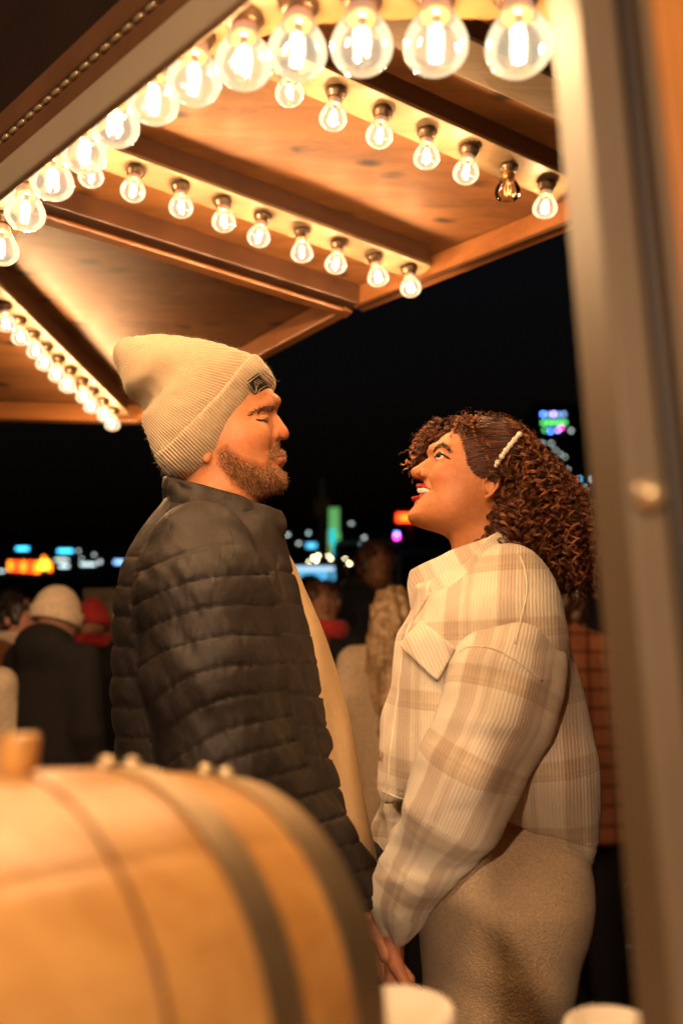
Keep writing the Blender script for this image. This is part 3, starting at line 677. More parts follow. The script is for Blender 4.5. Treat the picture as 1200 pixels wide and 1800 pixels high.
def line_on(caster, pts, off, rad, name, mat, parent, n=5):
    P = [caster.hit(a, b, off)[0] for a, b in catmull(np.array(pts, float), n)]; P = [p for p in P if p is not None]
    return MB().tube(P, np.interp(np.linspace(0, 1, len(P)), [0, .3, .8, 1], [rad*.3, rad, rad*.9, rad*.2]), 5).build(name, mat, parent, True)
line_on(hc, [(449, 737.5), (456, 739), (463, 739), (470, 737)], .0005, .0021, 'eyelashes', M['lash'], man)
line_on(hc, [(461, 739.5), (465, 740.5), (471, 739)], .0012, .0015, 'eyelashes', M['lash'], man)

# ---- knit hat
cap_pts = [(297, 839), (278, 812), (270, 795), (260, 767), (250, 738), (247, 722), (243, 710), (224, 696), (221, 683), (212, 657), (204, 640), (208, 622), (221, 608), (240, 602), (290, 598), (333, 602), (367, 607), (413, 619), (447, 632), (460, 637), (473, 653), (481, 670), (475, 687), (453, 706), (427, 726), (407, 756), (380, 789), (360, 809), (330, 850), (313, 850)]
cap_pts = cap_pts[:23]+[(470, 700), (450, 730), (420, 790), (390, 830), (340, 852), (313, 850)]
cap = plane_poly(cap_pts, YM)
BL = [(297, 840, 0), (312, 840, .04), (331, 833, .075), (361, 810, .095), (381, 790, .1), (408, 757, .1), (428, 727, .092), (453, 707, .07), (476, 689, .02)]
BU = [(444, 635, .02), (426, 645, .06), (384, 684, .098), (331, 738, .104), (297, 776, .085), (283, 797, .04)]
brim = plane_poly([(276, 806), (279, 815)]+[comp(*q_) for q_ in BL]+[(485, 670), (474, 651), (458, 632)]+[comp(*q_) for q_ in BU], YM)
cap_only = plane_poly(cap_pts[:20]+[comp(455, 662, .03), comp(415, 712, .1), comp(370, 772, .1), comp(322, 818, .06)], YM)
def hat_f(X, Y, Z):
    x = X[:, 0, 0][:, None]; z = Z[0, 0, :][None, :]
    F = inflate(X, Y, Z, cap_only, YM, .099, .085, 2.2)
    Yr = YM-np.abs(Y-YM)
    F = smax(F, -chain(X, Yr, Z, [pp(244, 716, .02), pp(262, 690, .075), pp(285, 658, .10), pp(310, 640, .112)], [.012, .015, .013, .004], .01), .022)   # slouch fold
    d = soft(polydist(x, z, cap), .085, float(x[1, 0]-x[0, 0])); wf = .099*np.maximum(1-np.maximum(1-d/.085, 0)**2.2, 1e-6)**(1/2.2)+.0085
    return smin(F, inflate(X, Y, Z, brim, YM, wf, .011, 3.2), .003)
hat_me = sdf('knit_hat', hat_f, *bounds(195, 495, 590, 860, .118), .0018, 1)
V = verts(hat_me); Nn = norms(hat_me); mx_, my_ = topx(V, YM); sx, sy = fpx(V)
bpx = np.c_[topx(np.c_[brim[:, 0], np.full(len(brim), YM), brim[:, 1]], YM)]; onbrim = inpoly(mx_, my_, bpx)
u_b = (sx*.70-sy*.715); v_b = (sx*.715+sy*.70)
ang = np.arctan2(sy-590, sx-120); rad_ = np.hypot(sx-120, sy-590)
u = np.where(onbrim, u_b/5.4, ang*44/.80); v = np.where(onbrim, v_b/3.4, rad_/3.4)
V += Nn*((.0006*np.sin(2*np.pi*u))+.0012*vnoise(V, 60, 3))[:, None]; setv(hat_me, V)
vcol(hat_me, np.c_[u, v, np.zeros(len(u))])
hat = obj('knit_hat', hat_me, M['knit'], man)
fz, fn = sample_faces(hat_me, lambda V, Nn: np.ones(len(V), bool), 5000)
obj('wool_fuzz', blob_hairs(fz, fn, fn+rng.normal(size=fz.shape)*.7, rng.uniform(.002, .005, len(fz)), np.full(len(fz), .00012), 3, .6), M['knit_fuzz'] if 'knit_fuzz' in M else plain('wool fuzz', (.6, .5, .33), .9, bmp=0), hat)
# patch with its emblem
kc = Caster(hat_me); q = np.array([(432, 671.5), (453, 655.5), (475.5, 685), (453.5, 704.5)])
def patch_pt(a, b, off): 
    p = q[0]*(1-a)*(1-b)+q[1]*a*(1-b)+q[2]*a*b+q[3]*(1-a)*b; return p
def patch_fit():
    A = []; 
    for a in np.linspace(.05, .95, 6):
        for b in np.linspace(.05, .95, 6):
            h, _ = kc.hit(*patch_pt(a, b, 0)); A.append([1, a, b, a*b, a*a, b*b, *h])
    A = np.array(A); return np.linalg.lstsq(A[:, :6], A[:, 6:], rcond=None)[0]
PC = patch_fit()
def patch3(a, b, off):
    p = np.array([1, a, b, a*b, a*a, b*b])@PC; e = 1e-3
    da = np.array([0, 1, 0, b, 2*a, 0])@PC; db = np.array([0, 0, 1, a, 0, 2*b])@PC; n = np.cross(da, db); n /= np.linalg.norm(n)
    if n[1] > 0: n = -n
    return p+n*off
V = [patch3(i/8, j/8, o) for o in (.0028, .0005) for j in range(9) for i in range(9)]
F = [(j*9+i, j*9+i+1, j*9+i+10, j*9+i+9) for j in range(8) for i in range(8)]
bd_ = [i for i in range(9)]+[9*j+8 for j in range(1, 9)]+[72+i for i in range(7, -1, -1)]+[9*j for j in range(7, 0, -1)]
F += [(bd_[k], bd_[(k+1) % len(bd_)], bd_[(k+1) % len(bd_)]+81, bd_[k]+81) for k in range(len(bd_))]
patch = MB().add(V, F).build('badge', plain('black woven badge', (.012, .010, .010), .6, bmp=.1), hat)
thread = plain('pale badge thread', (.62, .52, .38), .7, bmp=0)
pm = MB()
def pl(pts, r=.00042, close=False):
    pts = list(pts)+([pts[0]] if close else []); P = []
    for a, b in zip(pts[:-1], pts[1:]):
        for t in np.linspace(0, 1, 6)[:-1]: P.append(patch3(a[0]+(b[0]-a[0])*t, a[1]+(b[1]-a[1])*t, .0030))
    P.append(patch3(*pts[-1], .0030)); pm.tube(P, r, 4)
pl([(.07, .07), (.93, .07), (.93, .55)]); pl([(.07, .07), (.07, .60), (.3, .46)])
pl([(.18, .62), (.46, .18), (.52, .30), (.44, .46), (.40, .40), (.18, .62)], .00035); pl([(.46, .18), (.60, .42), (.66, .32), (.80, .52)], .00035); pl([(.55, .20), (.78, .42)], .00035); pl([(.66, .17), (.88, .44)], .00035)
pl([(.07, .72), (.42, .60), (.93, .66), (.93, .93), (.07, .93)], .0004, True)
pm.build('badge_lines', thread, patch)
tc = bpy.data.curves.new('badge_text', 'FONT'); tc.body = 'Columbia'; tc.size = 1; to = bpy.data.objects.new('badge_text', tc); col.objects.link(to)
tm = bpy.data.meshes.new_from_object(to.evaluated_get(bpy.context.evaluated_depsgraph_get())); bpy.data.objects.remove(to)
V = verts(tm); x0, x1 = V[:, 0].min(), V[:, 0].max(); y1 = V[:, 1].max()
setv(tm, np.array([patch3(.24+.64*(a-x0)/(x1-x0), .89-.17*b/y1, .0031) for a, b, _ in V])); obj('badge_text', tm, thread, patch)
dm = MB()
for k in range(5):
    a = k*2*math.pi/5; dm.tube([patch3(.155+.035*math.cos(a)-.012, .80+.05*math.sin(a), .0031), patch3(.155+.035*math.cos(a)+.012, .80+.05*math.sin(a), .0031)], .0005, 4)
dm.build('badge_emblem', thread, patch)

# ---- jacket
jk = plane_poly([(300, 872), (285, 893), (262, 925), (244, 955), (229, 990), (219, 1040), (213, 1100), (211, 1180), (211, 1230), (217, 1290), (220, 1340), (225, 1420), (240, 1500), (330, 1535), (450, 1535), (560, 1530), (643, 1517), (632, 1440), (615, 1365), (600, 1290), (584, 1215), (566, 1130), (548, 1075), (528, 1025), (508, 970), (497, 930), (480, 900), (430, 885), (360, 868)], YM)
sh = plane_poly([(330, 900), (260, 1000), (240, 1180), (250, 1500), (450, 1520), (640, 1518), (659, 1514), (655, 1480), (640, 1395), (624, 1315), (607, 1250), (592, 1190), (572, 1120), (547, 1056), (523, 1005), (500, 950), (492, 918), (440, 890)], YM)
SLV = [pp(352, 972, .155), pp(358, 1050, .185), pp(372, 1180, .20), pp(398, 1330, .20), pp(420, 1400, .19), pp(540, 1500, .13), pp(630, 1575, .075)]
SLR = [.078, .088, .089, .082, .080, .066, .052]
def jacket_f(X, Y, Z):
    x = X[:, 0, 0][:, None]; z = Z[0, 0, :][None, :]
    zt = np.clip((z-at(300, 880, YM)[2])/(at(300, 1060, YM)[2]-at(300, 880, YM)[2]), 0, 1); W = (.085+.115*np.sqrt(zt))*np.ones_like(x)
    F = inflate(X, Y, Z, jk, YM, W, .13, 2.2)
    Yr = YM-np.abs(Y-YM)
    A = chain(X, Yr, Z, SLV, SLR, .03)
    F = smin(F, A, .014)
    # open front: a wedge between the two front edges
    fx = np.interp(z, [at(0, p, YM)[2] for p in (1516, 1400, 1297, 1184, 1047, 985)], [at(q_, p, YM)[0] for q_, p in ((600, 1516), (580, 1400), (560, 1297), (540, 1184), (500, 1047), (480, 985))])[:, None, :]
    gap = np.interp(z, [at(0, p, YM)[2] for p in (1516, 1184, 1022, 1000)], [.075, .062, .02, -.01])[:, None, :]
    return smax(F, -np.maximum(np.abs(Y-YM)-gap, fx-X)*-1*-1 if False else -(np.maximum(np.abs(Y-YM)-gap, fx-X)), .004)
lo = np.array([pp(195, 1560)[0], YM-.32, pp(0, 1560)[2]]); hi = np.array([pp(690, 860)[0], YM+.32, pp(0, 862)[2]])
jme = sdf('jacket', jacket_f, lo, hi, .0034, 2)
V = verts(jme); Nn = norms(jme); sx, sy = topx(V, YM-.19); tx, ty = topx(V, YM)
near_ = V[:, 1]-YM
arm = chain(V[:, 0], YM-np.abs(V[:, 1]-YM), V[:, 2], SLV, SLR, .03) < .014
ux, uy = topx(V, np.minimum(V[:, 1], 2*YM-V[:, 1]))
qa = (uy-.00142*np.minimum(ux-430, 0)**2+.30*(ux-430)*np.clip((uy-1150)/150, 0, 1)-1009)/53.
qt = (uy-.10*(ux-540)-1009)/53.; lean = ux-np.interp(uy, [1000, 1200, 1400, 1520], [520, 572, 618, 640]); qv = lean/34.
def groove(q_, px_per, width):     # 1 in the stitch line, 0 in the middle of a panel
    d = np.abs(q_-np.round(q_))*px_per; return np.exp(-(d/width)**2), np.abs(np.cos(np.pi*q_)) 
ga, pa = groove(qa, 53, 2.6); gt, pt_ = groove(qt, 53, 2.4); gv, pv = groove(qv, 34, 2.4)
yoke = np.clip((ty-985)/20, 0, 1)
back = (~arm) & (ux < 330); front = (~arm) & ~back
disp = np.where(arm, .0014*(1-pa**4)-.0030*ga, np.where(front, .0008*(1-np.maximum(pt_, pv)**4)-.0022*np.maximum(gt, gv), .0018*(1-pt_**4)-.0028*gt))*yoke
a1 = V @  np.array([.80, .25, .55]); a2 = V@np.array([-.5, .2, .84])
wr = vnoise(np.c_[a1*46, a2*13, V[:, 1]*10], 1, 5)+.6*vnoise(np.c_[a1*85, a2*25, V[:, 1]*20], 1, 9)
disp += wr*np.where(arm, .0034, .0020)*(.4+.6*yoke)*np.clip(1-ga*.5, 0, 1)
pk = np.exp(-(np.abs(qa-np.round(qa))*53/13)**2)*arm+np.exp(-(np.abs(qt-np.round(qt))*53/10)**2)*~arm
disp += pk*vnoise(np.c_[ux*.11, np.round(qa)*7.3, uy*.03], 1, 41)*.0022*yoke
V += Nn*disp[:, None]; setv(jme, V)
shade = np.ones((len(V), 3)); vcol(jme, shade)
jacket = obj('jacket', jme, M['puffer'], man)
# stand-up collar as a thick folded band round the neck
def band(name, bot, top, mat, parent, thick=.006, nseg=48, mid=None, rows_=8, bulge=.0, wav=.0, closed=True, seed=1):
    bot = catmull(np.array(bot), 8, closed); top = catmull(np.array(top), 8, closed)
    def rs(P, n):
        if closed: P = np.r_[P, P[:1]]
        s = np.r_[0, np.cumsum(np.linalg.norm(np.diff(P, axis=0), axis=1))]; t = np.linspace(0, s[-1], n+1 if closed else n)
        Q = np.c_[[np.interp(t, s, P[:, k]) for k in range(3)]].T; return Q[:-1] if closed else Q
    A = rs(bot, nseg); B = rs(top, nseg); ctr_ = (A.mean(0)+B.mean(0))/2; V = []
    for j in range(rows_+1):
        t = j/rows_; P = A*(1-t)+B*t; out = P-ctr_; out[:, 2] = 0; out /= np.linalg.norm(out, axis=1)[:, None]+1e-9
        P = P+out*(bulge*math.sin(math.pi*t)); P = P+out*(wav*vnoise(np.c_[np.arange(nseg)*.35, np.full(nseg, t*3.), np.full(nseg, seed)], 1, seed))[:, None]; V.append(P)
    V = np.concatenate(V); n = nseg; F = [(j*n+i, j*n+(i+1) % n, (j+1)*n+(i+1) % n, (j+1)*n+i) for j in range(rows_) for i in range(n if closed else n-1)]
    me = MB().add(V, F).mesh(name, True); o = obj(name, me, mat, parent)
    s = o.modifiers.new('solid', 'SOLIDIFY'); s.thickness = thick; s.offset = 0; sb = o.modifiers.new('sub', 'SUBSURF'); sb.levels = 1; sb.render_levels = 1; return o
def ring(pts): return [pp(*p) for p in pts]+[pp(a, b, -l) for a, b, l in pts[::-1] if abs(l) > .012]
cb_ = ring([(500, 938, .012), (478, 950, .055), (430, 945, .090), (370, 915, .100), (320, 893, .082), (297, 885, .03)])
ct_ = ring([(487, 899, .012), (470, 893, .045), (430, 876, .066), (380, 860, .078), (330, 846, .076), (298, 838, .03)])
cme = band('collar', cb_, ct_, M['puffer'], jacket, .011, 72, bulge=.004, wav=.006, rows_=10)
vcol(cme.data, np.ones((len(cme.data.vertices), 3)))
jc = Caster(jme)
def seam(caster, pts, off, rad, name, mat, parent):
    P = [caster.hit(a, b, off)[0] for a, b in catmull(np.array(pts, float), 6)]; P = [p for p in P if p is not None]
    if len(P) > 2: MB().tube(P, rad, 5).build(name, mat, parent, True)
M['zip'] = plain('black zip tape', (.01, .009, .009), .5, bmp=0)
seam(jc, [(300, 886), (297, 910), (296, 940)], .0002, .0009, 'seam', M['zip'], jacket); seam(jc, [(405, 930), (412, 960), (405, 985)], .0002, .0009, 'seam', M['zip'], jacket)
M['stitch'] = plain('dark stitching', (.012, .009, .008), .8, bmp=0)
for k in range(0, 8):          # quilting seams across the sleeve
    ys = 1009+53*k; P = []
    for xx in np.linspace(215, 520, 62):
        a_ = .30*(xx-430)/150; y0 = ys+.00142*min(xx-430, 0)**2
        yy = y0 if y0 < 1150 else ((y0+1150*a_)/(1+a_) if y0 < 1300+.30*(xx-430) else y0-.30*(xx-430))
        P.append((xx, yy))
    P = [q_ for q_ in P if q_[1] < 1420]; run = []
    for a_, b_ in P+[None, ] if False else P:
        h, n_ = jc.hit(a_, b_, -.0001)
        if h is not None and chain(h[0], h[1], h[2], SLV, SLR, .03) < .016: run.append(h)
    if len(run) > 6: MB().tube(run, .00075, 4).build('stitch_line', M['stitch'], jacket)
# shirt and trousers, shoes
def shirt_f(X, Y, Z):
    z = Z[0, 0, :][None, :]; zt = np.clip((z-at(300, 900, YM)[2])/(at(300, 1100, YM)[2]-at(300, 900, YM)[2]), 0, 1)
    return inflate(X, Y, Z, sh, YM, (.05+.10*np.sqrt(zt))*np.ones((X.shape[0], 1)), .125, 2.2)
lo2 = np.array([pp(230, 1530)[0], YM-.17, pp(0, 1530)[2]]); hi2 = np.array([pp(675, 880)[0], YM+.17, pp(0, 885)[2]])
sme = sdf('shirt', shirt_f, lo2, hi2, .006, 1); V = verts(sme); Nn = norms(sme); tx, ty = topx(V, YM)
fold = vnoise(np.c_[V[:, 0]*30, V[:, 1]*22, V[:, 2]*6], 1, 4)*.006; V += Nn*fold[:, None]; setv(sme, V)
M['tan_shirt'] = plain('tan cotton shirt', (.58, .41, .22), .75, var=.06, scale=90, bmp=.15)
shirt = obj('shirt', sme, M['tan_shirt'], man)
M['denim'] = plain('black denim', (.014, .013, .014), .75, var=.2, scale=120, bmp=.2)
def legs_mesh(hip, sp, top, r0, r1, knee=.48, h=.012):
    L = []
    for s in (1, -1): L.append(([np.array([hip[0], hip[1]-s*sp, top]), np.array([hip[0]+.01, hip[1]-s*sp, knee]), np.array([hip[0]-.01, hip[1]-s*sp*1.1, .07])], [r0, (r0+r1)/2, r1]))
    A = np.concatenate([np.array(p) for p, r in L])
    def f(X, Y, Z):
        F = smin(chain(X, Y, Z, *L[0], .03), chain(X, Y, Z, *L[1], .03), .05); return smin(F, ellip(X, Y, Z, (hip[0], hip[1], top), (r0*1.35, sp+r0*.95, .12)), .05)
    return sdf('trousers', f, A.min(0)-r0*1.5, A.max(0)+np.array([.15, .12, .14]), h, 1)
obj('trousers', legs_mesh((pp(430, 1480)[0], YM), .09, .80, .105, .07), M['denim'], man)
def shoe_mesh(x, y, yaw=0., L=.28, sole=.025):
    c, s = math.cos(yaw), math.sin(yaw)
    def f(X, Y, Z):
        u = (X-x)*c+(Y-y)*s; v = -(X-x)*s+(Y-y)*c
        F = ellip(u, v, Z, (.06, 0, .045), (L*.55, .048, .05)); F = smin(F, ellip(u, v, Z, (-.02, 0, .085), (.07, .045, .06)), .03)
        return np.maximum(F, sole-Z)
    def g(X, Y, Z):
        u = (X-x)*c+(Y-y)*s; v = -(X-x)*s+(Y-y)*c; return np.maximum(np.maximum(np.sqrt((u-.05)**2/(L*.54)**2+v**2/.052**2)*.05-.05, Z-sole), .003-Z)
    lo = np.array([x-.24, y-.24, .0]); hi = np.array([x+.24, y+.24, .17])
    return sdf('shoe', f, lo, hi, .007, 1), sdf('sole', g, lo, hi, .007, 1)
M['sole'] = plain('pale rubber sole', (.35, .30, .25), .7); M['boot'] = plain('brown leather shoe', (.05, .028, .016), .45)
def shoes(parent, x, y, sp, yaw, mat, smat):
    for s in (1, -1):
        dx, dy = sp*s*math.sin(yaw), -sp*s*math.cos(yaw); a, b = shoe_mesh(x+dx, y+dy, yaw); o = obj('shoe', a, mat, parent); obj('sole', b, smat, o)
shoes(man, pp(410, 1480)[0], YM, .10, 0., M['boot'], M['sole'])
# ---------------------------------------------------------------- the woman
YW = 1.42
bp_ = pp(880, 1500); woman = empty('person', (bp_[0], YW, 0))
tag(woman, 'smiling curly-haired person in cream plaid jacket and beige skirt, looking up to the left', 'person')
wh = plane_poly([(797, 757), (780, 766), (767, 778), (758.5, 791), (757, 803), (756, 815), (752, 828), (747, 843), (742, 857), (736, 872), (728, 886), (720.5, 897), (716, 906), (718, 914), (725, 921), (742, 928), (770, 934), (800, 936), (850, 925), (900, 900), (940, 862), (948, 820), (935, 785), (900, 757), (850, 744), (820, 748)], YW)
wn = plane_poly([(757.5, 796), (753, 804), (743, 811.5), (732, 819.5), (725, 825), (723, 830.5), (725, 837), (730, 840.5), (737, 842), (748, 845), (760, 838), (768, 818)], YW)
LIPU = ([pp(735.5, 854.5, 0), pp(742, 855.5, .016), pp(757, 860.5, .0365)], [.0050, .0047, .0022])
LIPL = ([pp(728.8, 876, 0), pp(739.5, 873.2, .018), pp(757, 864, .0375)], [.0060, .0054, .0024])
def woman_head(X, Y, Z):
    Yr = YW-np.abs(Y-YW)
    F = inflate(X, Y, Z, wh, YW, .0715, .086, 2.1)
    F = smin(F, inflate(X, Y, Z, wn, YW, .0150, .013, 1.8), .007)
    F = smin(F, ellip(X, Yr, Z, pp(745.5, 832, .0150), (.0100, .0065, .0075)), .004)
    F = smin(F, ellip(X, Yr, Z, pp(732, 830, .003), (.0085, .009, .0080)), .005)
    F = smax(F, -ellip(X, Yr, Z, pp(738, 836.5, .0115), (.0062, .0034, .0026)), .0025)
    F = smin(F, capsule(X, Yr, Z, pp(760, 789, .010), pp(785, 787, .045), .007, .006), .012)
    F = smax(F, -ellip(X, Yr, Z, pp(767, 800, .039), (.012, .009, .0075)), .009)
    F = smin(F, ellip(X, Yr, Z, pp(776, 801, .0365), (.0130, .0110, .0105)), .004)
    F = smax(F, -chain(X, Yr, Z, [pp(765, 803.5, .0375), pp(771, 801.5, .0465), pp(779, 802.5, .0505), pp(786, 805, .0525)], [.0012, .0021, .0018, .0008], .002), .002)
    F = smin(F, ellip(X, Yr, Z, pp(784, 836, .044), (.026, .0185, .020)), .020)                  # smiling cheek
    F = smin(F, ellip(X, Yr, Z, pp(800, 890, .026), (.036, .032, .030)), .03)
    F = smax(F, -chain(X, Yr, Z, [pp(752, 838, .027), pp(757, 850, .037), pp(762, 862, .0435)], [.0015, .0022, .0016], .001), .007)
    F = smin(F, chain(X, Yr, Z, *LIPU, .004), .003); F = smin(F, chain(X, Yr, Z, *LIPL, .004), .003)
    F = smax(F, -chain(X, Yr, Z, [pp(727, 865, 0), pp(741, 864.5, .021), pp(755, 862, .0385)], [.0082, .0068, .0020], .003), .002)
    F = smax(F, -chain(X, Yr, Z, [pp(722, 889, 0), pp(733, 886, .02)], [.002, .001], .003), .006)
    F = smin(F, ellip(X, Yr, Z, pp(862, 853, .070), (.010, .006, .018)), .004)
    F = smax(F, -ellip(X, Yr, Z, pp(860, 850, .079), (.0075, .006, .012)), .003)
    F = smin(F, chain(X, Yr, Z, [pp(852, 846, .074), pp(858, 836, .078), pp(868, 833, .080), pp(876, 841, .081), pp(874, 855, .080), pp(864, 868, .078), pp(855, 874, .075)], [.002, .0026, .003, .003, .0026, .0026, .0042], .002), .003)
    return smin(F, capsule(X, Y, Z, pp(836, 885), pp(868, 1040), .051, .060), .022)
wme = sdf('body', woman_head, *bounds(705, 965, 735, 1040, .11, YW), .0016, 1)
V = verts(wme); sx, sy = fpx(V, YW); C = np.tile((.54, .225, .092), (len(V), 1)); Yf = YW-np.abs(V[:, 1]-YW)
red = np.exp(-((sx-785)**2+(sy-838)**2)/700); C *= 1-np.array([0, .15, .12])*red[:, None]
lip = (np.minimum(chain(V[:, 0], Yf, V[:, 2], *LIPU, .004), chain(V[:, 0], Yf, V[:, 2], *LIPL, .004)) < .0013) & (sx < 758.5); C[lip] = (.40, .015, .014)
mouth = chain(V[:, 0], Yf, V[:, 2], [pp(733, 864.5, 0), pp(741, 864, .021), pp(753, 862, .036)], [.005, .004, .001], .003) < .0004; C[mouth & ~lip] = (.05, .012, .01)
HYw = 1.34
ww = pp(694, 1612, 0, HYw); whand = hand_mesh(ww, (-.02, 0, -1), (0.2, 1, .0), .92, .45, 1, pp(735, 1540, 0, HYw))
core = core_parts([([pp(868, 1030), pp(868, 1120), pp(880, 1500)], [.055, .09, .085], .01)]+[([pp(890, 1660, s*.06), np.array([pp(890, 1500)[0], YW-s*.085, .50]), np.array([pp(890, 1500)[0], YW-s*.085, .09])], [.07, .055, .040], .01) for s in (1, -1)])
body = join_mesh('body', [wme, whand]+core); vcol(body, np.r_[C, np.tile((.56, .24, .13), (len(body.vertices)-len(V), 1))]); obj('body', body, M['skin'], woman)
wc = Caster(wme)
tm_ = MB(); M['tooth'] = plain('tooth', (.82, .76, .66), .25, bmp=0, var=.03)
path = catmull(np.array([pp(739, 860.5, -.02), pp(737.5, 861, 0), pp(742, 861, .012), pp(748, 861, .021), pp(755, 861, .030)]), 8)
teeth_ = []
for k in range(3, 32, 4):
    p = path[min(k, len(path)-1)]; teeth_.append(sdf('tooth', lambda X, Y, Z: ellip(X, Y, Z, p, (.0048, .0046, .0066)), p-.008, p+.008, .0011, 1))
obj('teeth', join_mesh('teeth', teeth_), M['tooth'], woman)
for s in (1, -1):
    c = pp(775.5, 803, .0385); c[1] = YW-s*(YW-c[1]); e = MB(); e.lathe([(.0106*math.sin(a), -.0106*math.cos(a)) for a in np.linspace(.03, math.pi-.03, 12)], 18, c=c); eb = e.build('eyeball', M['eye'], woman, True)
    d = Vector((-.55, -s*.80, .20)).normalized(); MB().lathe([(.0003, .0112), (.0035, .0108), (.0056, .0094)], 14, c=c, axis=d, cap=False).build('iris', M['iris'], eb, True)
line_on(wc, [(763.5, 804), (768, 799.5), (774, 798), (781, 801), (787, 805), (791.5, 807.5)], .0014, .0021, 'eyelashes', M['lash'], woman)
brw = np.array([(761, 794), (764, 787), (770, 782), (778, 780), (786, 786), (795, 799), (792, 798), (784, 790), (777, 785.5), (769, 788), (764, 795)])
for sd_ in (1, -1):
  r, nn = sample_faces(wme, lambda V, Nn: inpoly(*fpx(V, YW), brw) & ((V[:, 1]-YW)*sd_ < -.004), 600); d = nn*.2+np.array([.8, 0, .1])+rng.normal(size=r.shape)*.2
  obj('eyebrow', blob_hairs(r, nn, d, rng.uniform(.003, .006, len(r)), np.full(len(r), .0004), 2, .15), M['brow'], woman)
M['gold'] = plain('gold ring', (.8, .55, .25), .2, metal=1., bmp=0)
a = wc.hit(737, 829, .0008)[0]; MB().tube([a+np.array([.004*math.sin(t)*.3, -.0015*math.sin(t), .0045*math.cos(t)]) for t in np.linspace(0, 3.1, 8)], .0005, 5).build('nose_ring', M['gold'], woman, True)

# ---- curly hair
M['strand'] = strand_mat('auburn curl strands', (.018, .006, .003), (.13, .040, .015), (.50, .185, .068), .38)
M['hair'] = hair_mat('auburn hair mass', (.018, .006, .003), (.07, .022, .009), .5)
HI = [(885, 950), (862, 948), (845, 945), (832, 935), (842, 915), (840, 890), (862, 870), (868, 850), (860, 836), (842, 838), (826, 828), (820, 806), (818, 786), (811, 768), (797, 754)]
hp_ = plane_poly([(790, 738), (806, 728), (830, 727), (860, 733), (890, 742), (918, 758), (942, 782), (962, 803), (984, 826), (1006, 850), (1022, 875), (1030, 905), (1034, 932), (1028, 958), (1022, 985), (1010, 1008), (988, 1028), (972, 1035), (958, 1018), (940, 1000), (920, 980), (902, 962)]+[comp(a, b, .062) for a, b in HI], YW)
bang = plane_poly([comp(a, b, -.05) for a, b in [(728, 800), (727, 780), (733, 762), (748, 746), (768, 737), (795, 734), (815, 742), (802, 758), (782, 768), (768, 782), (758, 800), (746, 812), (736, 812)]], YW)
def hair_f(X, Y, Z, off=0.):
    x = X[:, 0, 0][:, None]; W = np.interp(x, [at(800, 900, YW)[0], at(900, 900, YW)[0], at(980, 950, YW)[0]], [.083, .108, .10])*np.ones((1, Z.shape[2]))
    F = inflate(X, Y, Z, hp_, YW, W, .07, 2.2)
    return smin(F, inflate(X, Y-.050, Z, bang, YW, .040, .022, 2.), .01)+off
hlo, hhi = bounds(705, 1060, 705, 1060, .13, YW)
outer = sdf('hair_volume', lambda X, Y, Z: hair_f(X, Y, Z, .004), hlo, hhi, .005, 1)
inner = sdf('hair_mass', lambda X, Y, Z: hair_f(X, Y, Z, .015), hlo, hhi, .005, 1)
V = verts(inner); setv(inner, V+norms(inner)*(.006*vnoise(V, 90, 2)+.004*vnoise(V, 200, 3))[:, None]); hair_root = obj('hair', inner, M['hair'], woman)
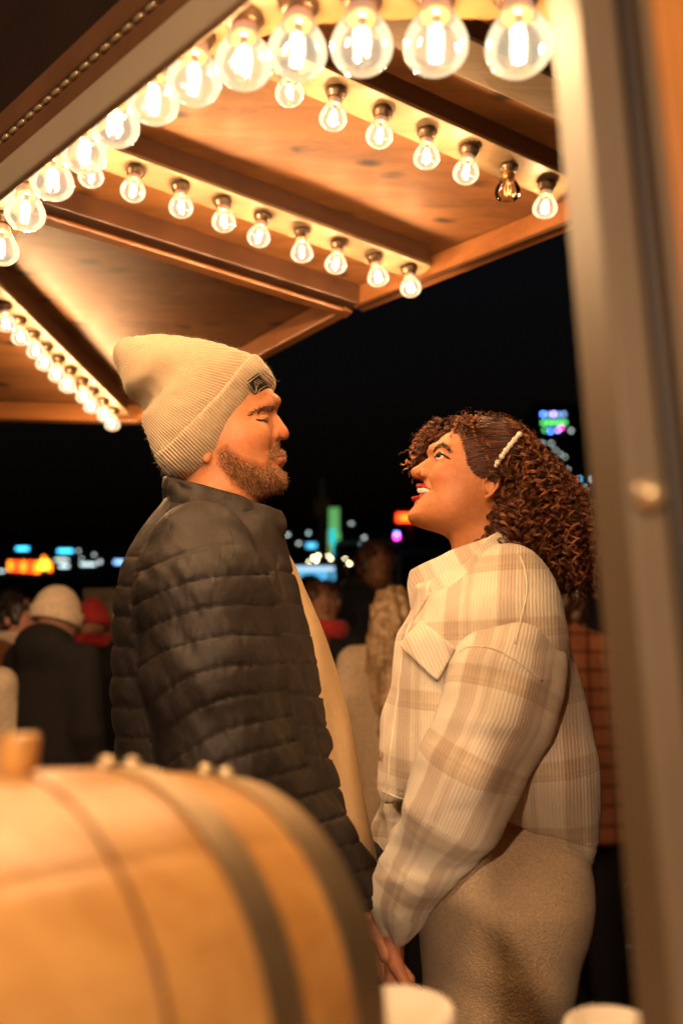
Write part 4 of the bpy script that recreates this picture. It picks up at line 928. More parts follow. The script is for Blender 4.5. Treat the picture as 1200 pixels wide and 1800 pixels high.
def curls(P, Nn, kind):
    K = len(P); x, y = topx(P, YW)
    rad2 = np.c_[x-790, np.zeros(K), -(y-705)]; rad2 /= np.linalg.norm(rad2, axis=1)[:, None]
    top = np.clip((850-y)/90, 0, 1)*np.clip((960-x)/80, 0, 1)
    D = rad2*(.5+.5*top)[:, None]+np.array([0, 0, -1.])*(1-.75*top)[:, None]+rng.normal(size=(K, 3))*(.32+.1*top)[:, None]
    D -= Nn*(np.sum(D*Nn, 1)*.85)[:, None]; D /= np.linalg.norm(D, axis=1)[:, None]
    avail = np.clip((1040-y)/1056*rng.uniform(.55, 1., K), .028, .115)
    if kind == 'curl': hr = np.where(top > .5, rng.uniform(.0022, .0045, K), rng.uniform(.0055, .0105, K)); L = np.where(top > .5, rng.uniform(.03, .055, K), avail); pitch = np.where(top > .5, hr*3., hr*rng.uniform(1.7, 2.6, K)); seg = 52; ns = 6; tr = .00052
    else: hr = rng.uniform(.002, .006, K); L = rng.uniform(.008, .024, K); pitch = rng.uniform(.008, .018, K); seg = 16; ns = 1; tr = .00024; D = D*.9+Nn*.55+rng.normal(size=(K, 3))*.3; D /= np.linalg.norm(D, axis=1)[:, None]
    A = np.cross(D, Nn+1e-6); A /= np.linalg.norm(A, axis=1)[:, None]; B = np.cross(D, A); t = np.linspace(0, 1, seg+1); Vs = []
    ph = rng.uniform(0, 6.28, K); hand = rng.choice([-1, 1], K); bend = rng.normal(size=(K, 3))*.25+np.array([0, 0, -.35])-Nn*.35
    out = Nn*np.where(kind == 'curl', 0., .0)
    for s in range(ns):
        q = ph[:, None]+hand[:, None]*2*np.pi*t[None]*(L/pitch)[:, None]+(s-ns/2)*.05+rng.normal(size=(K, 1))*.05
        rr = hr[:, None]*(1+.0*t)*(.65+.35*np.sin(np.pi*np.clip(t*1.15, 0, 1)))[None]*(1+rng.normal(size=(K, 1))*.10)
        c = P[:, None]+(L[:, None]*t)[..., None]*D[:, None]+((L[:, None]*t**2)[..., None])*bend[:, None]*.5+D[:, None]*(s-ns/2)*.00075
        S = c+rr[..., None]*(np.cos(q)[..., None]*A[:, None]+np.sin(q)[..., None]*B[:, None]); Vs.append(S)
    S = np.concatenate(Vs); K2 = len(S); T = np.gradient(S, axis=1); T /= np.linalg.norm(T, axis=2)[..., None]+1e-9
    U = np.cross(T, np.broadcast_to(np.array([.31, .52, .79]), T.shape)); U /= np.linalg.norm(U, axis=2)[..., None]+1e-9; Wv = np.cross(T, U); n = 3
    ang = 2*np.pi*np.arange(n)/n; rad_t = tr*(1-.6*t**3)
    Vx = (S[:, :, None]+rad_t[None, :, None, None]*(np.cos(ang)[None, None, :, None]*U[:, :, None]+np.sin(ang)[None, None, :, None]*Wv[:, :, None])).reshape(-1, 3)
    base = (np.arange(K2)*(seg+1)*n)[:, None, None, None]; i = np.arange(seg)[None, :, None, None]*n; k = np.arange(n)[None, None, :, None]; k2 = (k+1) % n
    me = mesh_np('curls', Vx, np.concatenate([base+i+k, base+i+k2, base+i+n+k2, base+i+n+k], 3).reshape(-1, 4)); hv = np.clip(np.tile(rng.random(K), ns)*.7+rng.random(K2)*.35, 0, 1); hv = np.repeat(hv, (seg+1)*n); vcol(me, np.c_[hv, hv, hv]); return me
V = verts(outer); Nn = norms(outer)
wgt = np.where(V[:, 1] < YW+.02, 1., .35); wgt /= wgt.sum()
i = rng.choice(len(V), 1050, p=wgt); dep = rng.uniform(-.003, .015, len(i)); P = V[i]-Nn[i]*dep[:, None]; px_, py_ = fpx(P, YW)
face_zone = inpoly(px_, py_, np.array([(757, 800), (770, 778), (797, 757), (822, 770), (836, 798), (848, 824), (862, 834), (864, 868), (846, 900), (846, 930), (852, 985), (770, 1000), (700, 900)])) & (P[:, 1] < YW+.02)
P, Ni = P[~face_zone], Nn[i][~face_zone]
obj('curls', curls(P, Ni, 'curl'), M['strand'], hair_root)
i = rng.choice(len(V), 1500); fx, fy = fpx(V[i], YW); okf = ~inpoly(fx, fy, np.array([(757, 800), (770, 778), (797, 757), (818, 770), (832, 798), (846, 826), (864, 834), (866, 868), (848, 900), (848, 930), (856, 985), (770, 1000), (700, 900)]))
okf &= ~((fx < 885) & (fy > 890)); i = i[okf]; obj('flyaway_strands', curls(V[i], Nn[i], 'fly'), M['strand'], hair_root)
hcst = Caster(outer)
# hair swept back from the temple, over the top of the ear, to the clip
line_ = catmull(np.array([(799, 756), (808, 764), (814, 776), (818, 790), (821, 804), (826, 818), (836, 832), (848, 838)], float), 12); goal = catmull(np.array([(900, 752), (908, 762), (912, 775), (910, 790), (905, 805), (898, 820), (890, 836), (884, 846)], float), 12)
SW = []; tk = np.linspace(0, 1, 13)
for _ in range(900):
    k = rng.integers(len(line_)); a = line_[k]+rng.normal(size=2)*2.2; b = goal[int(np.clip(k+rng.normal()*7, 0, len(goal)-1))]+rng.normal(size=2)*5; sag = rng.normal()*5; wv = rng.uniform(.5, 2.5); ph_ = rng.uniform(0, 6.28); lift_ = rng.uniform(.0005, .006); P = []
    for t in tk*rng.uniform(.75, 1.05):
        p = a+(b-a)*t+np.array([0, -6*math.sin(math.pi*min(t, 1))+sag*math.sin(math.pi*min(t, 1))])+np.array([-.4, .9])*wv*math.sin(ph_+t*11)*t
        h1, n1_ = wc.hit(*p); h2, n2_ = hcst.hit(*p)
        if h1 is None and h2 is None: continue
        h, n_ = (h1, n1_) if h2 is None or (h1 is not None and (h1[1] < h2[1] or t < .35)) else (h2, n2_)
        P.append(h+np.array([0, -1, .1])*(.0005+lift_*min(1, t*2.5)))
    if len(P) == 13: SW.append(P)
SW = np.array(SW); SW[:, 1:-1] = (SW[:, :-2]+2*SW[:, 1:-1]+SW[:, 2:])/4; SW[:, 1:-1] = (SW[:, :-2]+2*SW[:, 1:-1]+SW[:, 2:])/4
K2, nS = SW.shape[:2]; T = np.gradient(SW, axis=1); T /= np.linalg.norm(T, axis=2)[..., None]+1e-9; U = np.cross(T, np.broadcast_to(np.array([0, 1., .1]), T.shape)); U /= np.linalg.norm(U, axis=2)[..., None]+1e-9; Wv = np.cross(T, U)
ang = 2*np.pi*np.arange(3)/3; rt = .00075*np.clip(np.minimum(tk*6+.25, (1-tk)*5+.2), 0, 1)
Vx = (SW[:, :, None]+rt[None, :, None, None]*(np.cos(ang)[None, None, :, None]*U[:, :, None]+np.sin(ang)[None, None, :, None]*Wv[:, :, None])).reshape(-1, 3)
bs_ = (np.arange(K2)*nS*3)[:, None, None, None]; i_ = np.arange(nS-1)[None, :, None, None]*3; k_ = np.arange(3)[None, None, :, None]; k2_ = (k_+1) % 3
sw_me = mesh_np('swept_strands', Vx, np.concatenate([bs_+i_+k_, bs_+i_+k2_, bs_+i_+3+k2_, bs_+i_+3+k_], 3).reshape(-1, 4)); hv = np.repeat(rng.random(K2)**1.6*.75, nS*3); vcol(sw_me, np.c_[hv, hv, hv]); obj('swept_strands', sw_me, M['strand'], hair_root); clip = None; pts = catmull(np.array([(910, 768), (900, 780), (890, 792), (880, 806), (871, 819)], float), 3)
M['pearl'] = plain('pearl', (.80, .74, .64), .2, bmp=0, var=.02, spec=.8)
P = [hcst.hit(a, b, .006)[0] for a, b in pts]; clip = MB().tube(P, .0012, 5).build('hair_clip', M['gold'], woman, True)
for k, p in enumerate(P): r_ = .0040 if k % 2 else .0050; MB().lathe([(r_*math.sin(a)+1e-5, -r_*math.cos(a)) for a in np.linspace(.02, math.pi-.02, 9)], 12, c=p+np.array([0, -.002, 0])).build('pearl', M['pearl'], clip, True)

# ---- plaid jacket
def plaid_mat(name):
    m, t, b = new_mat(name); a = N(t, 'VertexColor', layer_name='Col'); sp = t.nodes.new('ShaderNodeSeparateColor'); t.links.new(a.outputs[0], sp.inputs[0])
    vv_ = coords(t); nz = N(t, 'TexNoise', Scale=420., Detail=3.); t.links.new(vv_, nz.inputs['Vector']); nb = N(t, 'TexNoise', Scale=25., Detail=4.); t.links.new(vv_, nb.inputs['Vector'])
    def fr(src, per, off=0.):
        q_ = N(t, 'Math', operation='MULTIPLY_ADD'); q_.inputs[1].default_value = 1/per; q_.inputs[2].default_value = off; t.links.new(src, q_.inputs[0])
        w_ = N(t, 'Math', operation='MULTIPLY_ADD'); w_.inputs[1].default_value = .03; t.links.new(nz.outputs[0], w_.inputs[0]); t.links.new(q_.outputs[0], w_.inputs[2])
        f = N(t, 'Math', operation='FRACT'); t.links.new(w_.outputs[0], f.inputs[0]); return f.outputs[0]
    U, Vv = sp.outputs[0], sp.outputs[1]
    su = ramp(t, fr(U, .082), [(0., (.84, .77, .64)), (.30, (.86, .79, .66)), (.36, (.62, .52, .42)), (.60, (.64, .54, .44)), (.66, (.80, .73, .60)), (.80, (.68, .58, .47)), (.88, (.84, .77, .64))])
    sv = ramp(t, fr(Vv, .100), [(0., (1, 1, 1)), (.40, (1, 1, 1)), (.42, (.50, .39, .28)), (.45, (.72, .61, .50)), (.48, (.52, .41, .30)), (.52, (.74, .63, .52)), (.60, (.62, .51, .40)), (.66, (.60, .49, .38)), (.70, (1, 1, 1))])
    mx = N(t, 'MixRGB', blend_type='MULTIPLY'); mx.inputs[0].default_value = .52; t.links.new(su, mx.inputs[1]); t.links.new(sv, mx.inputs[2])
    rb = N(t, 'Math', operation='MULTIPLY'); rb.inputs[1].default_value = 2*math.pi/.0050; t.links.new(U, rb.inputs[0]); si = N(t, 'Math', operation='SINE'); t.links.new(rb.outputs[0], si.inputs[0])
    rc = ramp(t, si.outputs[0], [(0., (.90, .87, .83)), (1., (1, 1, 1))]); m2 = N(t, 'MixRGB', blend_type='MULTIPLY'); m2.inputs[0].default_value = 1.; t.links.new(mx.outputs[0], m2.inputs[1]); t.links.new(rc, m2.inputs[2])
    m3 = N(t, 'MixRGB', blend_type='MULTIPLY'); m3.inputs[0].default_value = .5; t.links.new(m2.outputs[0], m3.inputs[1]); t.links.new(ramp(t, nb.outputs[0], [(.3, (.82, .78, .72)), (.7, (1, 1, 1))]), m3.inputs[2])
    t.links.new(m3.outputs[0], b.inputs['Base Color']); b.inputs['Roughness'].default_value = .92; b.inputs['Sheen Weight'].default_value = .3
    hh_ = N(t, 'Math', operation='MULTIPLY_ADD'); hh_.inputs[1].default_value = .35; t.links.new(si.outputs[0], hh_.inputs[0]); t.links.new(nz.outputs[0], hh_.inputs[2])
    bump(t, b, hh_.outputs[0], .55, .0012); return m
M['plaid'] = plaid_mat('cream brushed plaid wool')
wj = plane_poly([(722, 1030), (724, 1050), (722, 1072), (712, 1092), (697, 1117), (692, 1160), (689, 1199), (678, 1245), (671, 1314), (661, 1371), (664, 1395), (672, 1408)]+[comp(708, 1421, .08), comp(780, 1441, .15), comp(867, 1464, .19), comp(950, 1492, .16)]+[(1012, 1508), (1026, 1480), (1034, 1420), (1033, 1380), (1025, 1314), (1011, 1245), (996, 1180), (981, 1120), (977, 1084), (970, 1046), (945, 1000), (915, 975), (880, 960), (820, 975), (770, 1000)], YW)
WS = [(897, 1110, .135, .066), (890, 1150, .165, .076), (882, 1190, .186, .079), (866, 1255, .196, .076), (823, 1346, .19, .071), (790, 1424, .175, .067), (735, 1515, .14, .049), (708, 1580, .115, .037), (703, 1630, .105, .023)]
WSP = [pp(a, b, l) for a, b, l, r in WS]; WSR = [q_[3]*.93 for q_ in WS]
def wz(y): return at(850, y, YW)[2]
def wtorso(X, Y, Z):
    z = Z[0, 0, :][None, :]; W = np.interp(z, [wz(1500), wz(1300), wz(1130), wz(1060), wz(1000), wz(960)], [.195, .20, .195, .17, .11, .075])*np.ones((X.shape[0], 1))
    F = inflate(X, Y, Z, wj, YW, W, .13, 2.3); Yr = YW-np.abs(Y-YW)
    return smin(F, capsule(X, Yr, Z, pp(893, 1025, .10), pp(888, 1110, .158), .062, .083), .05)
tlo, thi = bounds(640, 1065, 940, 1560, .26, YW); tlo[2] -= .03
tme = sdf('jacket', wtorso, tlo, thi, .004, 2)
V = verts(tme); Nn = norms(tme); fx, fy = fpx(V, YW); lat = np.abs(V[:, 1]-YW)
wr = vnoise(np.c_[V[:, 0]*9+V[:, 2]*7, V[:, 1]*6, V[:, 2]*9-V[:, 0]*4], 1, 12)*.009+vnoise(np.c_[V[:, 0]*26+V[:, 2]*16, V[:, 1]*14, V[:, 2]*14], 1, 15)*.0035
low = np.clip((fy-1120)/120, 0, 1); V += Nn*(wr*low)[:, None]
hem = np.clip(1-np.abs(fy-np.interp(fx, [660, 708, 867, 950, 1030], [1378, 1396, 1438, 1466, 1490]))/2.5, 0, 1); V -= Nn*(hem*.003)[:, None]; setv(tme, V)
arcl = V[:, 0]+np.sign(V[:, 0]-bp_[0])*.0+lat*.25
vcol(tme, np.c_[arcl+5, V[:, 2]+.012*np.sin(V[:, 0]*9)+5, np.zeros(len(V))]); wjk = obj('jacket', tme, M['plaid'], woman)
L_ = np.r_[0, np.cumsum(np.linalg.norm(np.diff(np.array(WSP), axis=0), axis=1))]
for s in (1, -1):
    Q = [np.array([p[0], YW-s*(YW-p[1]), p[2]]) for p in WSP]; A = np.array(Q)
    sm = sdf('sleeve', lambda X, Y, Z: chain(X, Y, Z, Q, WSR, .03), A.min(0)-.1, A.max(0)+.1, .004, 2)
    V = verts(sm); Nn = norms(sm); best = np.full(len(V), 1e9); tt = np.zeros(len(V)); an = np.zeros(len(V))
    for k in range(len(Q)-1):
        d = Q[k+1]-Q[k]; Ld = np.linalg.norm(d); d = d/Ld; u_ = np.clip((V-Q[k])@d, 0 if k else -.1, Ld if k < len(Q)-2 else Ld+.1); off = V-(Q[k]+u_[:, None]*d); dd = np.linalg.norm(off, axis=1)
        e2 = np.cross(d, (0, 1, 0)); e2 /= np.linalg.norm(e2); m_ = dd < best; best[m_] = dd[m_]; tt[m_] = (L_[k]+u_)[m_]; an[m_] = np.arctan2(off@e2, -off[:, 1]*s)[m_]
    # folds: long creases down the arm and rings of folds at the elbow and cuff
    tsm = tt.copy(); ring_ = np.exp(-((tsm-.37)/.05)**2)*.4+np.exp(-((tsm-.56)/.07)**2)
    wr = vnoise(np.c_[an*1.3, tsm*9+an*.6, np.zeros(len(V))], 1, 21)*.010+vnoise(np.c_[an*1.1+3, tsm*42+an*1.3, np.zeros(len(V))], 1, 22)*.009*(.25+ring_)
    V += Nn*wr[:, None]; setv(sm, V)
    vcol(sm, np.c_[an*.072+5.01, -tt+.062+5, np.zeros(len(V))]); obj('sleeve', sm, M['plaid'], wjk)
def vband(o):
    V = verts(o.data); vcol(o.data, np.c_[V[:, 0]*.95+V[:, 2]*.35+5, np.full(len(V), 5.02), np.zeros(len(V))]); return o
def wring(pts): return [pp(*p) for p in pts]+[pp(a, b, 0)*0+np.array([pp(a, b, l)[0], 2*YW-pp(a, b, l)[1], pp(a, b, l)[2]]) for a, b, l in pts[::-1] if abs(l) > .013]
vband(band('collar', wring([(724, 1072, .012), (752, 1066, .055), (815, 1040, .098), (870, 1010, .105), (908, 985, .06), (918, 972, .013)]), wring([(722, 1003, .012), (750, 988, .050), (800, 964, .074), (850, 947, .076), (885, 934, .055), (904, 932, .013)]), M['plaid'], wjk, .005, 64, bulge=.004, wav=.003, rows_=10))
flap = vband(band('collar_flap', [pp(*q_) for q_ in ((912, 966, .06), (884, 980, .102), (854, 1003, .126), (841, 1019, .132), (800, 1030, .126), (772, 1040, .108), (750, 1048, .092))], [pp(*q_) for q_ in ((905, 929, .03), (887, 928, .070), (858, 944, .098), (842, 962, .106), (822, 988, .108), (785, 1008, .098), (757, 1020, .086))], M['plaid'], wjk, .006, 40, closed=False, rows_=8, wav=.002))
tc_ = Caster(tme)
def surf_quad(name, quad, off, mat, parent, nseg=10, thick=.006, sag=.0):
    quad = np.array(quad, float); A = []
    V = []
    for j in range(nseg+1):
        for i in range(nseg+1):
            a, b = i/nseg, j/nseg; p = quad[0]*(1-a)*(1-b)+quad[1]*a*(1-b)+quad[2]*a*b+quad[3]*(1-a)*b; V.append(tc_.hit(*p, off+sag*b)[0])
    n = nseg+1; F = [(j*n+i, j*n+i+1, (j+1)*n+i+1, (j+1)*n+i) for j in range(nseg) for i in range(nseg)]
    o = obj(name, MB().add(V, F).mesh(name, True), mat, parent); s = o.modifiers.new('solid', 'SOLIDIFY'); s.thickness = thick; s.offset = 0; sb = o.modifiers.new('sub', 'SUBSURF'); sb.levels = sb.render_levels = 1; return o
try: vband(surf_quad('pocket_flap', [(746, 1094), (806, 1138), (778, 1198), (714, 1137)], .006, M['plaid'], wjk, sag=.008))
except TypeError: pass
M['button'] = plain('horn button', (.36, .24, .14), .3, bmp=0)
for a, b in ((768, 1046), (673, 1328)):
    h, n_ = tc_.hit(a, b, .004)
    if b < 1100: h = pp(768, 1046, .094); n_ = np.array([-.3, -.9, .3])
    if h is not None: MB().lathe([(.0003, .0), (.0085, .0), (.009, .002), (.0075, .0035), (.005, .0022), (.0003, .002)], 16, c=h, axis=n_).build('button', M['button'], wjk, True)
def piping(name, pts, casters, off, rad, parent, mat):
    P = []
    for a, b in catmull(np.array(pts, float), 6):
        hs = [c.hit(a, b, off)[0] for c in casters]; hs = [h for h in hs if h is not None]
        if hs: P.append(min(hs, key=lambda h: h[1]))
    o = MB().tube(P, rad, 6).build(name, mat, parent, True); V = verts(o.data); vcol(o.data, np.c_[V[:, 0]+5, np.full(len(V), 5.02), np.zeros(len(V))]); return o
slc = Caster([c_ for c_ in wjk.children if c_.name.startswith('sleeve')][0].data)
piping('seam', [(914, 978), (923, 1005), (925, 1042), (915, 1090), (904, 1132)], [tc_, slc], .0000, .0014, wjk, M['plaid'])
piping('seam', [(807, 1146), (822, 1137), (850, 1137), (880, 1146), (915, 1168), (952, 1197)], [tc_, slc], .0000, .0014, wjk, M['plaid'])
piping('seam', [(752, 1050), (735, 1078), (718, 1105), (707, 1150), (701, 1210), (690, 1290), (682, 1370), (680, 1408)], [tc_], .0008, .0020, wjk, M['plaid'])
piping('seam', [(674, 1392), (708, 1404), (740, 1412)], [tc_], .0003, .0018, wjk, M['plaid'])
fb = catmull(np.array([pp(*q_) for q_ in ((912, 966, .06), (884, 980, .102), (854, 1003, .126), (841, 1019, .132), (800, 1030, .126), (772, 1040, .108), (750, 1048, .092))]), 6)
o = MB().tube(fb, .0032, 6).build('collar_edge', M['plaid'], wjk, True); vcol(o.data, np.tile((5.0, 5.02, 0), (len(o.data.vertices), 1)))
# ---- skirt, tights, shoes
wk = plane_poly([(760, 1440), (742, 1500), (735, 1560), (733, 1610), (738, 1660), (745, 1730), (748, 1800), (752, 1900), (758, 2060), (770, 2400), (960, 2400), (990, 2060), (1004, 1880), (1000, 1800), (999, 1725), (1010, 1671), (1025, 1617), (1030, 1567), (1025, 1512), (1008, 1440), (890, 1420)], YW)
def skirt_f(X, Y, Z):
    z = Z[0, 0, :][None, :]; W = np.interp(z, [wz(2400), wz(1900), wz(1700), wz(1560), wz(1440)], [.20, .18, .185, .185, .15])*np.ones((X.shape[0], 1)); return inflate(X, Y, Z, wk, YW, W, .125, 2.2)
klo, khi = bounds(715, 1060, 1415, 2380, .22, YW); kme = sdf('skirt', skirt_f, klo, khi, .006, 2)
V = verts(kme); Nn = norms(kme); fx, fy = fpx(V, YW)
wr = vnoise(np.c_[V[:, 0]*5, V[:, 1]*4, V[:, 2]*22+V[:, 0]*8], 1, 31)*.004*np.clip((fy-1650)/80, 0, 1)+vnoise(V, 9, 33)*.004; seam_ = np.exp(-((fx-np.interp(fy, [1480, 1600, 1800], [915, 930, 936]))/2.)**2); V += Nn*(wr-.002*seam_)[:, None]; setv(kme, V)
def wool_mat(name, c):
    m, t, b = new_mat(name); v = coords(t); n = N(t, 'TexNoise', Scale=260., Detail=4., Roughness=.7); t.links.new(v, n.inputs['Vector']); n2 = N(t, 'TexVoronoi', Scale=320.); t.links.new(v, n2.inputs['Vector'])
    t.links.new(ramp(t, n.outputs[0], [(.3, tuple(x*.72 for x in c)), (.7, tuple(x*1.15 for x in c))]), b.inputs['Base Color']); b.inputs['Roughness'].default_value = .95; b.inputs['Sheen Weight'].default_value = .3
    ad = N(t, 'Math', operation='ADD'); t.links.new(n.outputs[0], ad.inputs[0]); t.links.new(n2.outputs[0], ad.inputs[1]); bump(t, b, ad.outputs[0], .6, .002); return m
M['wool'] = wool_mat('beige boucle wool', (.60, .45, .29)); obj('skirt', kme, M['wool'], woman)
shoes(woman, pp(890, 1500)[0]+.02, YW, .085, math.pi, M['boot'], M['sole'])
# ================================================================== crowd behind the couple
def fabric(name, c, rough=.9): return plain(name, c, rough, var=.18, scale=60, bmp=.25, bdist=.003, sheen=.12 if max(c) > .1 else 0., spec=.25)
def plaid_shirt():
    m, t, b = new_mat('rust checked shirt'); v = coords(t)
    def st(ax, per):
        s = t.nodes.new('ShaderNodeSeparateXYZ'); t.links.new(v, s.inputs[0]); q = N(t, 'Math', operation='MULTIPLY'); q.inputs[1].default_value = 1/per; t.links.new(s.outputs[ax], q.inputs[0]); f = N(t, 'Math', operation='FRACT'); t.links.new(q.outputs[0], f.inputs[0]); return ramp(t, f.outputs[0], [(0, (1, 1, 1)), (.62, (1, 1, 1)), (.7, (.62, .52, .46)), (.9, (.62, .52, .46)), (.97, (1, 1, 1))])
    mx = N(t, 'MixRGB', blend_type='MULTIPLY'); mx.inputs[0].default_value = 1; t.links.new(st(1, .07), mx.inputs[1]); t.links.new(st(2, .07), mx.inputs[2])
    m2 = N(t, 'MixRGB', blend_type='MULTIPLY'); m2.inputs[0].default_value = 1; m2.inputs[1].default_value = (.36, .13, .06, 1); t.links.new(mx.outputs[0], m2.inputs[2]); t.links.new(m2.outputs[0], b.inputs['Base Color']); b.inputs['Roughness'].default_value = .9; return m
BGM = {'black': fabric('black coat', (.016, .013, .012)), 'brown': fabric('brown coat', (.22, .085, .03)), 'cream': fabric('cream wool', (.62, .48, .34)), 'beige': fabric('beige coat', (.58, .42, .28)), 'red': fabric('red knit', (.42, .03, .025)),
       'plaid': plaid_shirt(), 'pants': fabric('dark trousers', (.018, .016, .018)), 'white': plain('white shoe leather', (.72, .62, .50), .5), 'navy': fabric('dark navy coat', (.02, .02, .028)), 'orange': fabric('orange mitten', (.55, .12, .03))}
HM = {'dark': hair_mat('dark hair', (.012, .008, .006), (.03, .018, .012)), 'blond': hair_mat('dark blond hair', (.28, .16, .075), (.62, .42, .23)), 'brown': hair_mat('brown hair', (.05, .022, .01), (.11, .05, .022))}
def bg_person(label, px, py, Y, yaw, coat='black', length=.85, legs='pants', hair='dark', hat=None, shoe='black', arm=None, hood=False, scarf=None, long_hair=False, skin=(.52, .28, .17), head_tilt=0., shoe_scale=1.):
    P = at(px, py, Y); s = P[2]/(1.735 if hat else 1.69); o = empty('person', (P[0], P[1], 0)); o.rotation_euler = (0, 0, yaw); o.scale = (s, s, s); tag(o, label, 'person', 'market visitors in the crowd')
    DZ = .055
    def head(X, Y, Z):
        F = ellip(X, Y, Z, (-.008, 0, 1.625), (.096, .076, .108)); F = smin(F, ellip(X, Y, Z, (.03, 0, 1.565), (.058, .055, .062)), .03)
        F = smin(F, ellip(X, Y, Z, (.098, 0, 1.603), (.018, .013, .026)), .012); F = smin(F, ellip(X, Y, Z, (.086, 0, 1.56), (.012, .024, .008)), .008)
        for q in (-1, 1):
            F = smax(F, -ellip(X, Y, Z, (.085, q*.032, 1.628), (.014, .016, .010)), .01); F = smin(F, ellip(X, Y, Z, (-.008, q*.077, 1.61), (.020, .010, .032)), .006)
        return smin(F, capsule(X, Y, Z, (-.01, 0, 1.56), (-.025, 0, 1.40), .052, .06), .02)
    hm = sdf('body', lambda X, Y, Z: head(X, Y, Z+DZ), np.array([-.13, -.12, 1.38-DZ]), np.array([.14, .12, 1.76-DZ]), .009, 1)
    up = arm == 'up'
    A = []
    for q in (1, -1):
        if q == -1 and up: A.append([(-.02, -.17, 1.37), (.10, -.22, 1.16), (.16, -.13, 1.44)])
        elif arm == 'fwd': A.append([(-.02, q*.17, 1.37), (-.01, q*.23, 1.10), (.20, q*.14, 1.03)])
        else: A.append([(-.02, q*.18, 1.37), (-.03, q*.245, 1.08), (.05, q*.24, .84)])
    hands = []
    for q, a in zip((1, -1), A):
        w_ = np.array(a[2]); d = w_-np.array(a[1]); d /= np.linalg.norm(d); hp = hand_pts(w_-d*.01, d, np.cross(d, (0, 1, .1)), 1., .5, q); B = np.concatenate([np.array(p) for p, r in hp])
        def hf(X, Y, Z, hp=hp):
            F = None
            for p, r in hp: c = chain(X, Y, Z, p, r, .006); F = c if F is None else smin(F, c, .005)
            return F
        hands.append(sdf('hand', hf, B.min(0)-.02, B.max(0)+.02, .006, 1))
    core = core_parts([([(-.02, 0, 1.44), (-.02, a[0][1], 1.36), a[1], a[2]], [.04, .035, .03, .026], .014) for a in A]); bd = join_mesh('body', [hm]+hands+core); vcol(bd, np.tile(skin, (len(bd.vertices), 1))); obj('body', bd, M['skin'], o, False)
    bot = 1.40-length
    def coatf(X, Y, Z):
        t = np.clip((1.40-Z)/length, 0, 1); R1 = .13+.02*t; R2 = np.interp(Z, [bot, .95, 1.25, 1.36, 1.43], [.23, .20, .205, .17, .08]).astype(np.float32)
        F = (np.sqrt(((X+.02)/R1)**2+(Y/R2)**2)-1)*.12; F = smax(F, np.maximum(bot-Z, Z-1.44), .03)
        for a in A: F = smin(F, chain(X, Y, Z, a, [.075, .062, .047], .02), .05); F = smin(F, capsule(X, Y, Z, (-.025, 0, 1.42), (-.02, a[0][1]*.9, 1.37), .075, .078), .03)
        if hood: F = smin(F, ellip(X, Y, Z, (-.09, 0, 1.43), (.10, .145, .10)), .04)
        return smin(F, capsule(X, Y, Z, (-.02, 0, 1.38), (-.015, 0, 1.47), .085, .07), .03)
    cm = sdf('coat', coatf, np.array([-.27, -.36, min(bot, .7)-.03]), np.array([.36, .36, 1.54]), .011, 1)
    V = verts(cm); setv(cm, V+norms(cm)*(vnoise(np.c_[V[:, 0]*9, V[:, 1]*9, V[:, 2]*5], 1, int(abs(px)) % 90)*.014)[:, None]); obj('coat', cm, BGM[coat], o, False)
    obj('trousers', legs_mesh((-.02, 0), .09, max(bot+.08, .82), .09, .062, h=.014), BGM[legs], o, False)
    for q in (1, -1):
        a, b = shoe_mesh(-.02, q*.1, 0., .27*shoe_scale, .03 if shoe == 'white' else .025); so = obj('shoe', a, BGM[shoe], o, False); obj('sole', b, BGM['cream'] if shoe == 'white' else M['sole'], so, False)
    if hat:
        def hf(X, Y, Z): return smin(np.maximum(ellip(X, Y, Z, (-.015, 0, 1.665), (.112, .093, .120)), 1.625-Z-.25*X), np.maximum(np.abs(ellip(X, Y, Z, (-.012, 0, 1.66), (.113, .094, .135)))-.012, np.abs(Z-1.64+.25*X)-.03), .01)
        hh2 = sdf('knit_hat', hf, np.array([-.16, -.13, 1.54]), np.array([.14, .13, 1.82]), .006, 1); V = verts(hh2); an = np.arctan2(V[:, 1], V[:, 0]+.015); setv(hh2, V+norms(hh2)*(.0018*np.sin(an*46))[:, None]); V = verts(hh2); V[:, 2] -= DZ+.028; setv(hh2, V); obj('knit_hat', hh2, BGM[hat], o, False)
    def hairf(X, Y, Z):
        F = np.maximum(ellip(X, Y, Z, (-.02, 0, 1.635), (.106, .088, .115)), np.minimum(X-.045, 1.66-Z+.0*X)); F = np.maximum(F, X*.9+(1.62-Z)*.55-.05)
        if long_hair: F = smin(F, chain(X, Y, Z, [(-.07, 0, 1.60), (-.10, .02, 1.45), (-.125, .0, 1.27), (-.12, .03, 1.16)], [.085, .085, .07, .03], .03), .04)
        return F
    if not hat or long_hair:
        hr = sdf('hair', hairf, np.array([-.26, -.16, 1.08]), np.array([.12, .16, 1.79]), .009, 1); V = verts(hr); setv(hr, V+norms(hr)*(.018*vnoise(np.c_[V[:, 0]*55, V[:, 1]*55, V[:, 2]*12], 1, 8)+.012*vnoise(np.c_[V[:, 0]*16, V[:, 1]*16, V[:, 2]*7], 1, 18))[:, None]-np.array([0, 0, DZ])); obj('hair', hr, HM[hair], o, False)
    if scarf:
        sf = sdf('scarf', lambda X, Y, Z: smin(np.sqrt((np.sqrt(((X+.01)/1.)**2+(Y/1.05)**2)-.085)**2+((Z-1.455)/1.25)**2)-.038, capsule(X, Y, Z, (.10, -.03, 1.42), (.15, -.05, 1.15), .045, .05), .02), np.array([-.16, -.16, 1.05]), np.array([.22, .16, 1.53]), .009, 1); obj('scarf', sf, BGM[scarf], o, False)
    return o
R = math.radians
